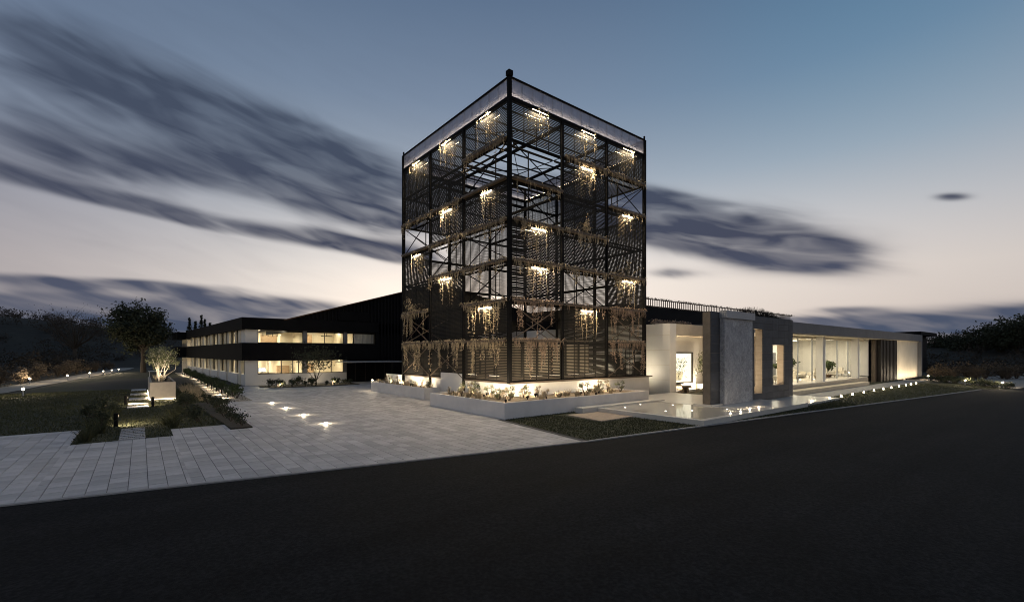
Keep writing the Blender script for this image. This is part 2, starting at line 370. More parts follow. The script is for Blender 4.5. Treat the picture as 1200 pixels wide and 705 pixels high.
# ------------------------------------------------------------------ ground, road, paving
struct(MB().box(-1500, 1500, -1500, 1500, -1.0, -.06).build('ground', 'ground'))
edge = [(-120, 11.9), (-19.8, -6.78), (-3.75, -9.85), (12.9, -11.8), (25.9, -13.4), (43.5, -15.5), (46.5, -17.6), (56.5, -18.2), (70, -17), (120, -25), (160, -120), (-160, -120)]
struct(MB().poly(edge, -.03).build('road', 'asphalt'))
def edge_y(x):
    for (x0, y0), (x1, y1) in zip(edge[:5], edge[1:6]):
        if x0 <= x <= x1: return y0 + (y1-y0)*(x-x0)/(x1-x0)
    return -15
zones = [(-46, -19.4, -9, 5.8), (-19.4, -16.3, -9, 1.55), (-16.3, -14.25, -9, 3.65), (-14.25, -13.35, -11, 1.85), (-13.35, -11.2, -11, 15.3), (-11.2, -2.84, -11, 32.0), (-2.84, 8.0, 4.68, 32.0)]
plaza = struct(MB().poly([(-46, 5.8), (-46, 0), (-19.8, -6.6), (-3.75, -9.7), (-2.9, -3.2), (-2.84, 4.66), (8, 4.66), (8, 32), (-11.2, 32), (-11.2, 15.3), (-13.35, 15.3), (-13.35, 1.85), (-14.25, 1.85), (-14.25, 3.65), (-16.3, 3.65), (-16.3, 1.55), (-19.4, 1.55), (-19.4, 5.8)], -.022).build('plaza', 'joint'))
TW, TL, GAP = .4, .6, .014
tiles = []
k0, k1 = int(-46/TW)-1, int(8/TW)+1
for k in range(k0, k1):
    off = R.choice((0, .2, .3, .4))
    x0, x1 = k*TW+GAP/2, (k+1)*TW-GAP/2
    j = int(-12/TL)
    while j*TL < 33:
        y0, y1 = j*TL+off+GAP/2, (j+1)*TL+off-GAP/2; j += 1
        for zx0, zx1, zy0, zy1 in zones:
            a0, a1, b0, b1 = max(x0, zx0), min(x1, zx1), max(y0, zy0), min(y1, zy1)
            if a1-a0 < .04 or b1-b0 < .04: continue
            p = [(a0, b0), (a1, b0), (a1, b1), (a0, b1)]
            for (ex0, ey0), (ex1, ey1) in zip(edge[:4], edge[1:5]):
                if a1 < ex0 or a0 > ex1: continue
                nx, ny = -(ey1-ey0), ex1-ex0; l = math.hypot(nx, ny); nx /= l; ny /= l
                p = clip(p, nx, ny, -(nx*ex0+ny*ey0)-.10)
                if not p: break
            if p and zx1 == -2.84: p = clip(p, -1, .13, -2.84+.0) if b0 < -3.2 else p
            if p and len(p) >= 3:
                cx = sum(q[0] for q in p)/len(p); cyy = sum(q[1] for q in p)/len(p)
                tiles.append((p, cx, cyy, len(p) == 4 and abs(a1-a0-(TW-GAP)) < 1e-6 and abs(b1-b0-(TL-GAP)) < 1e-6 and p[0] == (a0, b0) and p[2] == (a1, b1)))
def infr(x, y):
    rx_, ry_ = x-CAM[0], y-CAM[1]; d = rx_*FW[0]+ry_*FW[1]
    if d < 2: return None
    px = PX+F*(rx_*RT[0]+ry_*RT[1])/d
    return d if -10 < px < 1210 else None
vis = sorted((infr(t[1], t[2]) or 1e9, i) for i, t in enumerate(tiles))
near = set(i for _, i in vis[:300])
full = MB().poly([(-TW/2+GAP/2, -TL/2+GAP/2), (TW/2-GAP/2, -TL/2+GAP/2), (TW/2-GAP/2, TL/2-GAP/2), (-TW/2+GAP/2, TL/2-GAP/2)], -.04, 0)
fme = bpy.data.meshes.new('paving_tile'); fme.from_pydata(full.v, [], full.f); fme.materials.append(M['tile'])
rest = MB()
for i, (p, cx, cyy, isfull) in enumerate(tiles):
    dzz = R.uniform(-.002, .002)
    if i in near:
        if isfull: share('paving_tile', fme, (cx, cyy, dzz), plaza)
        else: MB().poly(p, -.04, dzz).build('paving_tile', 'tile', plaza)
    elif vis: rest.poly(p, -.02, dzz)
rest.build('paving_field', 'tile_far', plaza, stuff=True)
# flush stone edging along the road
kb = struct(MB().poly([(-46, -1.87), (-19.8, -6.78), (-3.75, -9.85), (-3.70, -9.74), (-19.77, -6.66), (-46, -1.75)], -.05, .002).build('kerb', 'kerb'))
kl = [(-3.75, -9.85), (12.9, -11.8), (25.9, -13.4), (43.5, -15.5)]
for (x0, y0), (x1, y1) in zip(kl[:-1], kl[1:]):
    n = int((x1-x0)/1.0)
    for i in range(n):
        t0, t1 = i/n+.004/(x1-x0), (i+1)/n-.012/(x1-x0)
        MB().poly([(x0+(x1-x0)*t0, y0+(y1-y0)*t0), (x0+(x1-x0)*t1, y0+(y1-y0)*t1), (x0+(x1-x0)*t1, y0+(y1-y0)*t1+.12), (x0+(x1-x0)*t0, y0+(y1-y0)*t0+.12)], -.05, .012+R.uniform(-.003, .003)).build('kerb_stone', 'kerb', kb)
# lawns
lawnL = [(-120, 40), (-46, 5.8), (-19.4, 5.8), (-19.4, 1.55), (-16.3, 1.55), (-16.3, 3.65), (-14.25, 3.65), (-14.25, 1.85), (-13.35, 1.85), (-13.35, 15.3), (-11.2, 15.3), (-10.4, 34), (-12.5, 80), (-18.5, 100), (-25.5, 36), (-33, 14), (-60, 20)]
lawnR = [(-3.70, -9.72), (12.9, -11.67), (25.9, -13.27), (43.5, -15.37), (46.4, -17.3), (58, -9.5), (58, -6), (9, -4.8), (3.1, -3.2), (-2.83, -3.2)]
struct(MB().poly(lawnL, -.02).build('lawn', 'lawn')); struct(MB().poly(lawnR, -.02).build('lawn', 'lawn'))
def inside(x, y, P):
    c = False; n = len(P)
    for i in range(n):
        (x0, y0), (x1, y1) = P[i], P[i-1]
        if (y0 > y) != (y1 > y) and x < (x1-x0)*(y-y0)/(y1-y0)+x0: c = not c
    return c
def blades(P, bb, n, hh, skip=()):
    m = MB(); k = 0; rg = random.Random(3)
    while k < n:
        x, y = rg.uniform(bb[0], bb[1]), rg.uniform(bb[2], bb[3])
        if not inside(x, y, P) or any(a < x < b and c < y < d for a, b, c, d in skip): k += .3; continue
        k += 1; a = rg.uniform(0, 6.28); h = hh*rg.uniform(.5, 1.5); w = .012+h*.08
        i = len(m.v); lx, ly = rg.gauss(0, h*.5), rg.gauss(0, h*.5)
        m.v += [(x-w*math.cos(a), y-w*math.sin(a), -.02), (x+w*math.cos(a), y+w*math.sin(a), -.02), (x+lx, y+ly, -.02+h)]; m.f.append((i, i+1, i+2))
    return m
tag(blades(lawnR, (-3.8, 20, -12.5, -3.2), 26000, .055, ((3.05, 30, -10.8, -4), (.4, 3.1, -6.8, -3.6))).build('grass', 'grass', stuff=True), 'short dark grass between the terrace and the road', 'grass')
tag(blades(lawnR, (15, 50, -17, -6), 16000, .07, ((3.05, 15.7, -10.8, -4), (15, 60, -9.2, 0))).build('grass', 'grass', stuff=True), 'short dark grass along the row of small lamps', 'grass')
tag(blades(lawnL, (-32, -11, 1, 34), 60000, .075, ((-16.9, -15.2, 19.6, 31),)).build('grass', 'grass', stuff=True), 'dark lawn grass beside the paved forecourt and stepping stones', 'grass')
# gravel paths
struct(MB().poly([(-60, 9), (-33, 20), (-26.3, 36), (-19.2, 100), (-17.5, 130), (-20, 130), (-22.2, 100), (-28.7, 40), (-36, 23), (-60, 13)], -.012).build('path', 'gravel'))
struct(MB().poly([(58.5, -8.0), (58.5, -9.3), (47, -17.45), (56.4, -18), (68, -16.8), (95, -20), (95, -14), (66, -12), (63, -8.0)], -.008).build('path', 'gravel'))
struct(MB().poly([(22, -9.3), (58, -9.3), (58, -7.2), (22, -7.2)], -.006).build('path', 'kerb'))

# ------------------------------------------------------------------ plants
def bush_mesh(rng, r, h, n, ls, droop=0, base=.1):
    m = MB(); cl = [(rng.gauss(0, r*.45), rng.gauss(0, r*.45), base+h*rng.uniform(.2, .85), rng.uniform(.25, .5)*r) for _ in range(max(5, n//45))]
    for _ in range(n):
        x, y, z, q = rng.choice(cl)
        m.leaf((x+rng.gauss(0, q*.6), y+rng.gauss(0, q*.6), max(.03, z+rng.gauss(0, q*.6))), ls, rng, droop)
    return m, cl
def shrub(name, label, cat, m, r, h, n, ls, seed, stems='bark', group=None):
    rng = random.Random(seed); t = thing(name, label, cat, group=group)
    lm, cl = bush_mesh(rng, r, h, n, ls); lm.build('foliage', m, t)
    s = MB()
    for x, y, z, q in cl: s.tube([(x*.1, y*.1, -.02), (x*.5+rng.gauss(0, .02), y*.5, z*.5), (x, y, z)], [.014*(1+h), .009*(1+h), .004], 5)
    s.build('stem', stems, t); return t
def tuft(name, label, m, r, h, n, seed, group=None):
    rng = random.Random(seed); t = thing(name, label, 'grass plant', group=group); b = MB()
    for _ in range(n):
        a = rng.uniform(0, 6.28); q = rng.uniform(0, r*.4); l = h*rng.uniform(.5, 1.1); o = r*rng.uniform(.2, 1)
        x, y = q*math.cos(a), q*math.sin(a)
        b.ribbon([(x, y, -.02), (x+o*.35*math.cos(a), y+o*.35*math.sin(a), l*.6), (x+o*math.cos(a), y+o*math.sin(a), l*rng.uniform(.75, 1))], .014+.01*h, rng)
    b.build('blade', m, t); return t
def tree(name, label, base, ht, crown_r, crown_z, trunk_r, n, ls, seed, leafm='darkleaf', bark='bark', limbs=7, flat=1.0, fill=.75, trunk_frac=.35, lean=(0, 0), twig=True):
    rng = random.Random(seed); t = thing(name, label, 'tree', (*base, 0)); bx, by = base
    tr = MB(); th = ht*trunk_frac
    tr.tube([(bx, by, -.1), (bx+lean[0]*.4, by+lean[1]*.4, th*.5), (bx+lean[0], by+lean[1], th), (bx+lean[0]*1.2, by+lean[1]*1.2, ht*.7)], [trunk_r*1.25, trunk_r, trunk_r*.8, trunk_r*.25], 8)
    tips = []
    for i in range(limbs):
        a = 6.283*i/limbs+rng.uniform(-.4, .4); z0 = th*rng.uniform(.75, 1.35); rr = crown_r*rng.uniform(.55, .95)
        z1 = crown_z+rng.uniform(-.5, .9)*(ht-crown_z)*.8; p0 = Vector((bx+lean[0], by+lean[1], z0)); p2 = Vector((bx+rr*math.cos(a), by+rr*math.sin(a), z1))
        p1 = (p0+p2)/2+Vector((rng.gauss(0, .2), rng.gauss(0, .2), -.06*ht*rng.random()))
        tr.tube([p0, p1, p2], [trunk_r*.5, trunk_r*.28, trunk_r*.06], 6); tips += [p1, p2, (p1+p2)/2]
        for _ in range(5 if twig else 2):
            q0 = p1.lerp(p2, rng.uniform(0, .9)); q1 = q0+Vector((rng.gauss(0, .28), rng.gauss(0, .28), rng.gauss(.15, .2)))*crown_r
            tr.tube([q0, q1], [trunk_r*.16, trunk_r*.03], 4, False); tips += [q1, (q0+q1)/2]
            if twig:
                for _ in range(4):
                    q2 = q1+Vector((rng.gauss(0, .14), rng.gauss(0, .14), rng.gauss(.1, .12)))*crown_r
                    tr.tube([q0.lerp(q1, rng.uniform(.4, 1)), q2], [trunk_r*.07, trunk_r*.02], 3, False); tips.append(q2)
    tr.build('trunk', bark, t)
    cr = MB(); extra = int(limbs*6*fill)
    for _ in range(extra):
        while True:
            u = Vector((rng.uniform(-1, 1), rng.uniform(-1, 1), rng.uniform(-1, 1)))
            if u.length < 1: break
        u = u*(.55+.45*rng.random()); tips.append(Vector((bx+lean[0]+u.x*crown_r, by+lean[1]+u.y*crown_r, crown_z+u.z*(ht-crown_z)*flat)))
    for _ in range(n):
        p = rng.choice(tips); q = crown_r*.13
        cr.leaf((p.x+rng.gauss(0, q), p.y+rng.gauss(0, q), p.z+rng.gauss(0, q*.8)), ls, rng)
    cr.build('crown', leafm, t); return t

# ------------------------------------------------------------------ tower
WX, WY, L0, DL = 13.44, 14.42, 1.65, 2.459
XB = [0, 4.45, 8.95, WX]; YB = [0, 5.06, 9.78, WY]
LV = [L0+DL*k for k in range(8)]; TOP = 20.0
tower = thing('lattice_tower', 'tall square black steel lattice tower clad in slatted screens with lit vine ledges', 'tower')
for x in XB:
    for y in YB:
        if x in (0, WX) or y in (0, WY):
            c = .22 if (x in (0, WX) and y in (0, WY)) else .17
            zb = 0 if (x == 0 and y > 4) else 1.55
            MB().box(x-c/2, x+c/2, y-c/2, y+c/2, zb, TOP-.02 if c > .2 else 18.68).build('column', 'black', tower)
def P(face, s, off=0.0):   # a point on a face: s along it, off inwards
    return {'R': (s, off), 'L': (off, s), 'B': (s, WY-off), 'E': (WX-off, s)}[face]
BAY = {'R': XB, 'L': YB, 'B': XB, 'E': YB}
def barw(face, s0, s1, off, z0, z1):
    return ((*P(face, s0, off), z0), (*P(face, s1, off), z1))
# cell codes: rows top (7) to bottom (1); S screen, X open with cross brace, Z screen plus brace
CELL = {'R': ['SXXSSXS', 'SSSSXSS', 'SXSSSXZ'], 'L': ['SXSXXSS', 'SSSXSSZ', 'SSXSSXZ'],
        'B': ['SSXSSXS', 'SSSSSSS', 'SSSSXSS'], 'E': ['SXSSSSS', 'SSSSSSS', 'SSSSSXS']}
# ledges: level -> (plants, lamp). plants: 0 none, 1 sparse, 2 tufted, 3 hanging, 4 tufted with bush, 5 hanging with bush
LED = {('R', 0): {7: (0, 1), 5: (1, 0), 4: (2, 1), 3: (2, 1), 2: (3, 0), 1: (3, 0)},
       ('R', 1): {7: (0, 1), 6: (2, 1), 4: (4, 0), 3: (2, 0), 2: (1, 1)},
       ('R', 2): {7: (0, 1), 6: (2, 0), 5: (1, 1), 3: (4, 1), 2: (3, 0), 1: (3, 0)},
       ('L', 0): {7: (0, 1), 6: (2, 0), 5: (0, 1), 4: (2, 0), 3: (2, 0), 2: (3, 1), 1: (3, 0)},
       ('L', 1): {7: (0, 1), 5: (2, 1), 4: (2, 0), 3: (2, 1), 1: (3, 0)},
       ('L', 2): {7: (0, 1), 5: (2, 0), 4: (0, 1), 2: (5, 0), 1: (3, 0)}}
SIDE = {'R': 'terrace side', 'L': 'forecourt side'}; BN = {0: 'front corner bay', 1: 'middle bay', 2: 'far bay'}
ORD = {1: 'lowest', 2: 'second', 3: 'third', 4: 'fourth', 5: 'fifth', 6: 'sixth', 7: 'top'}
slat_me = {}
def slat_mesh(face, w):
    key = (face, round(w, 3))
    if key not in slat_me:
        m = MB()
        if face in 'RB': m.bar((-w/2, 0, 0), (w/2, 0, 0), .012, .071)
        else: m.bar((0, -w/2, 0), (0, w/2, 0), .012, .071)
        me = bpy.data.meshes.new('slat'); me.from_pydata(m.v, [], m.f); me.materials.append(M['slat']); slat_me[key] = me
    return slat_me[key]
NS = 25
for face in 'RLBE':
    b = BAY[face]
    for k in range(3):
        s0, s1 = b[k]+.1, b[k+1]-.1; w = s1-s0; sm_ = (s0+s1)/2
        for lv in range(8):          # edge beams
            if lv == 0 and face in 'BE': continue
            MB().bar(*barw(face, s0, s1, .13, LV[lv]-.06, LV[lv]-.06), .11, .14).build('beam', 'black', tower)
            if lv > 0 and face in 'RL' and lv < 7: MB().bar(*barw(face, s0, s1, .85, LV[lv]-.06, LV[lv]-.06), .08, .12).build('inner_beam', 'black', tower)
        for row in range(1, 8):
            code = CELL[face][k][7-row]; z0, z1 = LV[row-1]+.02, LV[row]-.15
            if code == 'S': z0, z1 = LV[row-1]+.0, LV[row]-.0
            if code in 'SZ':
                pan = MB()
                for q in (.0, .25, .5, .75, 1.0):
                    s = s0+.03+(w-.06)*q; pan.bar((*P(face, s, .05), z0), (*P(face, s, .05), z1), .045, .045)
                pan = pan.build('screen_frame', 'black', tower)
                indiv = face in 'RL' and row in (1, 2, 7)
                sl_ = MB(); rg = random.Random(hash((ord(face), k, row)))
                for i in range(NS):
                    z = z0+(z1-z0)*(i+.5)/NS; ti = rg.gauss(0, .006)
                    if indiv: share('slat', slat_mesh(face, w-.04), (*P(face, sm_, .0), z), pan)
                    else: sl_.bar((*P(face, s0+.02, .0), z+ti), (*P(face, s1-.02, 0), z-ti), .012, .071)
                if not indiv: sl_.build('slat_screen', 'slat', pan, stuff=True)
            if code in 'XZ':
                o = .0 if code == 'X' else -.06
                for a, c in ((z0, z1), (z1, z0)):
                    MB().bar(*barw(face, s0, s1, o+(.012 if a > c else -.012), a, c), .05).build('brace', 'ledge' if row < 3 else 'black', tower)
                if code == 'X' and row > 2:
                    MB().bar(*barw(face, sm_, sm_, .85, z0, z1), .06).build('inner_post', 'black', tower)
# roof purlins and ties
for i in range(9):
    y = .9+i*(WY-1.8)/8; MB().bar((.1, y, 18.55), (WX-.1, y, 18.55), .07, .1).build('purlin', 'black', tower)
for x in (4.45, 8.95):
    MB().bar((x, .1, 18.4), (x, WY-.1, 18.4), .14, .2).build('roof_beam', 'black', tower)
    MB().bar((x, .1, 13.8), (x, WY-.1, 13.8), .12, .18).build('tie_beam', 'black', tower)
for y in (5.06, 9.78): MB().bar((.1, y, 16.3), (WX-.1, y, 16.3), .12, .18).build('tie_beam', 'black', tower)
for a, b_ in (((0, 0), (4.45, 5.06)), ((4.45, 0), (0, 5.06)), ((8.95, 0), (WX, 5.06)), ((0, 9.78), (4.45, WY)), ((4.45, 5.06), (8.95, 9.78)), ((8.95, 5.06), (4.45, 9.78))):
    MB().bar((*a, 18.3), (*b_, 18.3), .05).build('brace', 'black', tower)
# polycarbonate parapet, its rails and light strip
for face in 'RLBE':
    b = BAY[face]
    for k in range(3):
        s0, s1 = b[k]+(.14 if k == 0 else .012), b[k+1]-(.14 if k == 2 else .012); n = 5
        for i in range(n):
            u0, u1 = s0+(s1-s0)*i/n+.006, s0+(s1-s0)*(i+1)/n-.006
            a, c = P(face, u0, -.03), P(face, u1, .0)
            MB().box(min(a[0], c[0]), max(a[0], c[0]), min(a[1], c[1]), max(a[1], c[1]), 18.9, 19.93).build('parapet_panel', 'poly', tower)
            MB().bar((*P(face, u0, .05), 18.9), (*P(face, u0, .05), 19.93), .03).build('parapet_stud', 'black', tower)
        MB().bar(*barw(face, s0, s1, .07, 18.78, 18.78), .22, .2).build('parapet_beam', 'black', tower)
        MB().bar(*barw(face, s0, s1, .10, 18.91, 18.91), .03, .03).build('light_strip', 'strip', tower)
        a = {'R': (0, -.25, 1), 'L': (-.25, 0, 1), 'B': (0, .25, 1), 'E': (.25, 0, 1)}[face]
        lt = lit(tower, 'AREA', (*P(face, (s0+s1)/2, .10), 18.94), None, 5, (s1-s0, .03) if face in 'RB' else (.03, s1-s0)); lt.rotation_euler = {'R': (math.pi+.5, 0, 0), 'B': (math.pi-.5, 0, 0), 'E': (0, math.pi+.5, 0), 'L': (0, math.pi-.5, 0)}[face]
        MB().bar(*barw(face, s0, s1, -.02, 19.98, 19.98), .14, .1).build('parapet_rail', 'black', tower)
        MB().bar(*barw(face, s0, s1, .3, 19.3, 19.3), .04).build('parapet_brace', 'black', tower)
for x, y, s in ((0, 0, .16), (WX, 0, .05), (0, WY, .05)):
    MB().box(x-s, x+s, y-s, y+s, 20.04, 20.35 if s > .1 else 20.3).build('roof_device', 'black', tower)
# ledges, lamps, vines
def vines(face, s0, s1, z, kind, seed):
    rg = random.Random(seed); m = MB(); w = s1-s0
    n = {1: 60, 2: 210, 3: 300, 4: 220, 5: 300}[kind]
    bald = [(rg.uniform(s0+.5, s1-.5), rg.uniform(.08, .2)) for _ in range(3 if kind in (2, 4) else 2)]; heads = [rg.uniform(s0+.15, s1-.15) for _ in range(6)]
    for _ in range(n):         # tufts on the ledge
        s = rg.uniform(s0, s1)
        if any(abs(s-c) < r for c, r in bald): continue
        p = P(face, s, rg.uniform(-.24, .12)); d = rg.uniform(0, 6.28); l = rg.uniform(.12, .42)
        if rg.random() < .55:
            m.ribbon([(*p, z+.02), (p[0]+math.cos(d)*l*.5, p[1]+math.sin(d)*l*.5, z+.02+l*.55), (p[0]+math.cos(d)*l, p[1]+math.sin(d)*l, z+.05+l*rg.uniform(-.4, .6))], .035, rg)
        else:
            o = P(face, s, -.28)
            m.ribbon([(*p, z+.06), (*o, z+rg.uniform(-.02, .06)), (o[0]+rg.gauss(0, .06), o[1]+rg.gauss(0, .06), z-l*1.3)], .04, rg)
    hang = {1: 6, 2: 13, 3: 24, 4: 12, 5: 20}[kind]
    for _ in range(hang):
        s = min(s1, max(s0, rg.choice(heads)+rg.gauss(0, .12))); p = P(face, s, rg.uniform(-.3, -.12)); l = (rg.uniform(.3, 1.0) if kind not in (3, 5) else rg.choice((.5, .7, 1.0, 1.6, 1.9))*rg.uniform(.8, 1.15))
        pts = []; x, y = p; n_ = max(3, int(l/.22))
        for j in range(n_+1):
            pts.append((x, y, z+.02-l*j/n_)); x += rg.gauss(0, .025); y += rg.gauss(0, .025)
        m.ribbon(pts, .026, rg)
        for _ in range(int(l*20)):
            q = pts[rg.randrange(len(pts))]; m.leaf((q[0]+rg.gauss(0, .03), q[1]+rg.gauss(0, .03), q[2]+rg.gauss(0, .08)), .10, rg, .8)
    if kind in (4, 5):
        c = rg.uniform(s0+w*.45, s1-w*.3)
        for _ in range(16):
            s = c+rg.gauss(0, .3); p = P(face, s, rg.uniform(-.15, .1)); tx, ty, l = rg.gauss(0, .35), rg.gauss(0, .35), rg.uniform(.5, 1.3)
            e = (p[0]+tx, p[1]+ty, z+l); m.ribbon([(*p, z), (p[0]+tx*.4, p[1]+ty*.4, z+l*.6), e], .03, rg)
            for _ in range(16):
                t_ = rg.uniform(.35, 1); m.leaf((p[0]+tx*t_+rg.gauss(0, .08), p[1]+ty*t_+rg.gauss(0, .08), z+l*t_+rg.gauss(0, .08)), .12, rg)
    return m
def curtain_vines(face, s0, s1, z, seed):
    rg = random.Random(seed); m = MB()
    for _ in range(26):
        s = rg.uniform(s0, s1); p = P(face, s, rg.choice((-.25, .22, .28, .34, .42))+rg.gauss(0, .03)); l = rg.uniform(.7, 2.3); x, y = p; pts = []
        n_ = max(3, int(l/.25))
        for j in range(n_+1): pts.append((x, y, z-.06-l*j/n_)); x += rg.gauss(0, .02); y += rg.gauss(0, .02)
        m.ribbon(pts, .028, rg)
        for _ in range(int(l*12)):
            q = pts[rg.randrange(len(pts))]; m.leaf((q[0]+rg.gauss(0, .04), q[1]+rg.gauss(0, .04), q[2]+rg.gauss(0, .1)), .08, rg, .8)
    return m
for (face, k), d in LED.items():
    b = BAY[face]; s0, s1 = b[k]+.14, b[k+1]-.14
    for lv, (kind, lamp) in d.items():
        z = LV[lv]
        if lv < 7:
            tr = MB(); tr.bar(*barw(face, s0, s1, -.07, z-.02, z-.02), .4, .05).bar(*barw(face, s0, s1, -.27, z+.02, z+.02), .03, .14)
            tr.build('ledge', 'ledge', tower)
        if lamp:
            c = (s0+s1)/2+(.15 if face == 'R' else -.1); h = .62
            for off, zz in ((-.02 if lv < 7 else -.10, z-.27), (.62, z-.27)):
                hs = MB(); hs.bar(*barw(face, c-h-.05, c+h+.05, off, zz+.045, zz+.045), .08, .04); hs = hs.build('lamp_housing', 'black', tower)
                MB().bar(*barw(face, c-h, c+h, off, zz, zz), .03, .03).build('lamp_tube', 'tube', hs)
                lt = lit(hs, 'AREA', (*P(face, c, off), zz-.03), (0, 0, -1), 48 if off < .3 else 46, (1.2, .04) if face == 'R' else (.04, 1.2))
                lt.rotation_euler = ((-.55, 0, 0) if face == 'R' else (0, .55, 0)) if off < .3 else (0, 0, 0)
            cv = curtain_vines(face, c-h*1.15, c+h*1.15, z, 77+lv*13+k*3+ord(face)).build('hanging_vine', 'straw', origin=(*P(face, c, 0), z-.15))
            tag(cv, f'vine strands under the {ORD[lv]} lamp, {BN[k]}, tower\'s {SIDE[face]}', 'vine', 'vines under the tower lamps')
        if kind:
            v = vines(face, s0, s1, z, kind, 31*lv+7*k+ord(face)).build('ledge_plant', 'pinkveg' if (lv < 3 and face == 'R') else 'straw', origin=(*P(face, s0, -.1), z))
            look = {1: 'sparse dry creeper', 2: 'tufted straw-coloured creeper', 3: 'long trailing dry creeper', 4: 'dry creeper with a twiggy bush', 5: 'trailing creeper with a twiggy bush'}[kind]
            tag(v, f'{look} on {ORD[lv]} ledge, {BN[k]}, tower\'s {SIDE[face]}', 'creeper', 'creepers on the tower ledges')
# base of the tower
MB().box(.06, WX+.7, .06, WY, 0, 1.5).build('plinth', 'plaster', tower)
MB().box(-.02, WX+.85, -.16, WY+.02, 1.502, 1.60).build('plinth_ledge', 'ledge', tower)
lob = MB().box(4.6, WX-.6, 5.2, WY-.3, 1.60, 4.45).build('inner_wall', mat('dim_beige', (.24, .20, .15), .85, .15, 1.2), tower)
for i in range(5):
    x = 5.2+i*1.55; MB().box(x, x+.12, 5.05, 5.19, 1.6, 4.3).build('window_frame', 'frame', lob)
    MB().box(x+.14, x+1.2, 5.12, 5.19, 1.8, 4.2).build('panel', 'beige', lob)
for i in range(4):
    y = 5.6+i*2; MB().box(4.47, 4.59, y, y+.1, 1.6, 4.4).build('window_frame', 'frame', lob)
for i in range(4):
    MB().box(5.3+i*2, 6.5+i*2, 4.2, 4.26, 1.61, 1.66).build('floor_light', emit('inner_lamp', WARM, 2), tower)
    lit(tower, 'AREA', (5.9+i*2, 4.23, 1.68), (0, .5, 1), 2.5, (1.1, .05))
for i in range(3):
    MB().box(3.7, 3.76, 6+i*3, 7.2+i*3, 1.61, 1.66).build('floor_light', emit('inner_lamp', WARM, 2), tower)

# ------------------------------------------------------------------ planters at the tower's foot
pl = thing('planter', 'long white L-shaped planter wrapping the tower\'s front corner', 'planter', (-1, -2, 0), 'white planters at the tower')
MB().poly([(-2.83, -3.17), (9.5, -3.17), (9.5, -3.02), (-2.68, -3.02), (-2.68, 4.51), (-2.83, 4.66)], -.05, .83).build('wall', 'planter', pl)
MB().poly([(-2.83, 4.66), (-2.68, 4.51), (-.3, 4.51), (-.3, 4.66)], -.05, .828).build('wall', 'planter', pl)
MB().poly([(9.5, -3.02), (9.5, -.3), (9.35, -.3), (9.35, -3.02)], -.05, .828).build('wall', 'planter', pl)
MB().poly([(-2.68, -3.02), (9.35, -3.02), (9.35, -.17), (0.03, -.17), (.03, 4.51), (-2.68, 4.51)], -.05, .74).build('soil', mat('dry_mulch', (.33, .26, .18), .95, .4, 9, .6), pl)
pl2 = thing('planter', 'shorter white planter beside the dark entrance doors', 'planter', (-.6, 12, 0), 'white planters at the tower')
for a in ((-1.3, -1.16, 8.3, 18.2), (-1.16, .02, 8.3, 8.44), (-1.16, .02, 18.06, 18.2)): MB().box(*a, -.05, .83 if a[0] < -1.2 else .828).build('wall', 'planter', pl2)
MB().box(-1.16, .02, 8.44, 18.06, -.05, .74).build('soil', 'mattile', pl2)
MB().box(.04, .3, 14.6, 18.0, .0, 1.5).build('back_wall', 'plaster', pl2)
MB().box(-.06, .05, 5.1, 8.1, .74, 1.95).build('bay_panel', 'plaster', tower)
tf = [tuft('grass_tuft', 'low straw grass tuft in the white planters', 'straw', .16, .32, 34, 5, 'grass tufts in the tower planters')]
sb = [shrub('small_shrub', 'small grey-green shrub in the white planters', 'shrub', 'olive', .22, .5, 260, .06, 11, 'bark', 'shrubs in the tower planters'),
      shrub('small_shrub', 'upright sandy twiggy shrub in the white planters', 'shrub', 'straw', .16, .7, 260, .05, 12, 'bark', 'shrubs in the tower planters')]
rg = random.Random(21)
for i in range(46):
    x, y = (rg.uniform(-2.4, 9.1), rg.uniform(-2.8, -.5)) if i % 3 else (rg.uniform(-2.4, -.3), rg.uniform(-.5, 4.2))
    place(tf[0], (x, y, .74), rg.uniform(0, 6), rg.uniform(.8, 1.6))
for i in range(24):
    x, y = (rg.uniform(-2.3, 9.0), rg.uniform(-2.7, -.6)) if i % 3 else (rg.uniform(-2.3, -.6), rg.uniform(-.5, 4.1))
    place(sb[i % 2], (x, y, .74), rg.uniform(0, 6), rg.uniform(.75, 1.5))
for i in range(22): place(tf[0], (rg.uniform(-1.0, -.2), 8.6+i*.42, .74), rg.uniform(0, 6), rg.uniform(.8, 1.6))
for i in range(8): place(sb[i % 2], (rg.uniform(-.9, -.3), 8.9+i*1.15, .74), rg.uniform(0, 6), rg.uniform(.7, 1.2))
def flood(x, y, z, aim, label, group, w=.16, m='flood', watts=13):
    f = thing('flood_lamp', label, 'lamp', (x, y, z), group)
    MB().box(x-.02, x+.02, y-.02, y+.02, z, z+.12).build('stake', 'black', f)
    d = Vector(aim).normalized(); c = Vector((x, y, z+.17)); a = d.cross(Vector((0, 0, 1))).normalized()
    MB().bar(c-d*.06, c+d*.02, w, .12).build('housing', 'black', f)
    p = c+d*.024; u = a*w*.42; v = u.cross(d).normalized()*.05
    MB().quad(p-u-v, p+u-v, p+u+v, p-u+v).build('lens', m, f)
    lit(f, 'AREA', p+d*.01, d, watts, (w*.8, .1)); return f
GP = 'flood lamps in the tower planters'; LBf = 'small flood lamp among the plants of the white planters'
for x in (-.6, 1.2, 6.6, 8.0): flood(x, -1.0, .74, (0, 1, .35), LBf, GP)
for y in (.9, 2.6): flood(-1.0, y, .74, (1, 0, .35), LBf, GP)
for x in (-.2, 2.4, 4.2, 7.2): flood(x, -1.9, .74, (0, .6, 1), LBf, GP, .12)
for y in (.2, 1.8, 3.6): flood(-1.7, y, .74, (.6, 0, 1), LBf, GP, .12)
